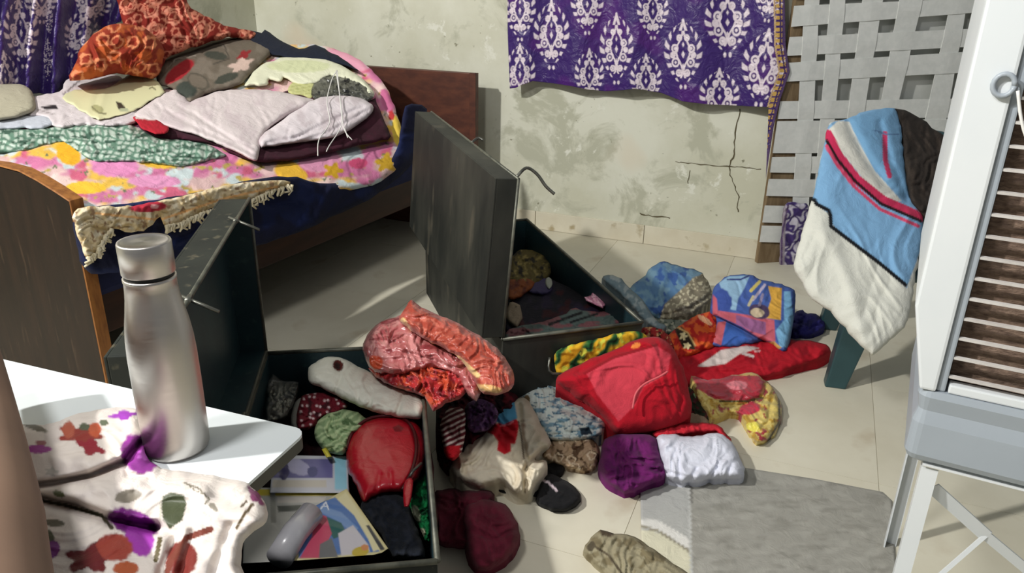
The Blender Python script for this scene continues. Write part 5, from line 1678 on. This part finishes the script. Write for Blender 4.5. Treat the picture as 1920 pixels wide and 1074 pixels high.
# floral satin cloth over the near part of the table
RD_ = (150, 44, 44)
flo = [('base', (222, 212, 204)), ('noise', (206, 196, 190), 60, .25, .2),
       ('ell', (140, 54, 48), 150, 815, 46, 20, 5, 5), ('ell', (140, 34, 50), 170, 838, 30, 16, 20, 4), ('ell', (166, 84, 64), 128, 806, 12, 16, 0), ('ell', (190, 90, 60), 178, 806, 12, 14, 0),
       ('ell', (150, 46, 140), 70, 842, 26, 8, 0), ('ell', (150, 60, 170), 232, 778, 28, 10, -6, 4), ('ell', (86, 92, 74), 158, 800, 10, 7, 0), ('ell', (86, 92, 74), 195, 792, 9, 6, 0), ('ell', (96, 88, 70), 64, 800, 26, 6, 20),
       ('ell', (140, 50, 142), 262, 850, 34, 40, -30), ('ell', (184, 90, 190), 270, 852, 14, 12, 0, 5), ('ell', (172, 166, 160), 96, 884, 14, 10, 0, 5), ('ell', (150, 90, 96), 76, 830, 10, 5, 0),
       ('poly', (68, 74, 52), [(305, 930), (320, 922), (345, 928), (350, 945), (342, 975), (318, 992), (306, 975), (302, 950)]), ('line', (196, 190, 176), [(302, 925), (300, 985)], 3),
       ('ell', (130, 122, 110), 240, 930, 26, 12, -10), ('line', (110, 104, 88), [(345, 905), (372, 915), (392, 935), (385, 945)], 3), ('line', (110, 104, 88), [(350, 906), (366, 920), (380, 925)], 2),
       ('ell', (140, 134, 122), 400, 950, 12, 5, 45), ('ell', (132, 60, 104), 480, 930, 12, 24, -40, 4), ('line', (84, 70, 48), [(474, 945), (460, 962), (444, 990)], 6), ('line', (84, 70, 48), [(462, 940), (452, 950)], 4),
       ('ell', (112, 30, 118), 250, 980, 50, 24, 20), ('ell', (150, 50, 160), 262, 1010, 26, 34, -20), ('ell', (100, 26, 30), 170, 1046, 54, 30, -10, 5), ('ell', (150, 60, 48), 215, 1026, 34, 26, 10), ('ell', (168, 84, 50), 236, 1066, 24, 14, 0),
       ('ell', (112, 40, 34), 340, 1048, 30, 34, 20), ('line', (110, 52, 40), [(395, 992), (350, 1008), (320, 1050), (312, 1080)], 12), ('line', (90, 80, 52), [(300, 1010), (292, 1050)], 9), ('ell', (90, 96, 78), 92, 1010, 10, 18, -10),
       ('ell', (120, 50, 130), 98, 1030, 14, 18, 20), ('ell', (110, 106, 92), 100, 980, 22, 7, 5), ('line', (70, 66, 46), [(64, 936), (120, 946), (190, 966), (210, 990)], 7), ('ell', (88, 96, 60), 110, 926, 12, 6, 20)]
ftab = hz(TZ + .012)
cloth('floral_satin_cloth', 'white satin cloth with purple and rust flowers crumpled on the table', 'cloth',
      [(20, 806), (40, 796), (80, 796), (112, 788), (150, 774), (200, 766), (246, 764), (264, 776), (268, 810), (272, 850), (288, 868), (312, 880), (350, 884), (400, 892), (446, 900), (472, 912), (490, 932), (502, 956), (500, 980), (476, 996),
       (456, 1020), (452, 1060), (440, 1130), (60, 1130), (20, 1000)], ftab, flo, M_SATIN, bulge=.05, edge=40, wr=(.0045, 80, -10, 2.4), step=3.2, lift=.004, back=.02,
      creases=[([(50, 912), (110, 904), (170, 892), (232, 866), (262, 830)], 7, .045), ([(60, 932), (140, 950), (210, 975), (290, 990)], 10, .045), ([(290, 990), (330, 1000), (300, 1080)], 10, .012), ([(232, 866), (240, 890), (280, 892)], 5, .012),
               ([(360, 1000), (340, 1074)], 10, .012), ([(430, 990), (400, 1074)], 10, .010), ([(110, 860), (180, 866), (230, 850)], 14, -.012), ([(120, 920), (250, 910), (380, 920)], 16, -.012)])
# brown rounded arm of a seat at the left edge
M_ARM = solid_mat('brown_upholstery', (128, 102, 84), .8, c2=(116, 92, 76), scale=5, bump=.08)
fa = hz(TZ + .10)
ap = [tuple(ORG + ray(a, b) * (float(fa(a, b)))) for a, b in ((-72, 640), (-62, 720), (-52, 820), (-46, 920), (-44, 1020), (-42, 1120), (-36, 1260))]
ap = [tuple(p) for p in smooth_pts([np.array(p) for p in ap], 4)]
n = len(ap)
o = bm_obj('armrest', tube_bm(ap, [.035 + .014 * min(1, i / (n * .6)) for i in range(n)], 24), M_ARM, None, smooth=True)
tag(o, 'brown padded armrest out of focus at the left edge', 'armrest')
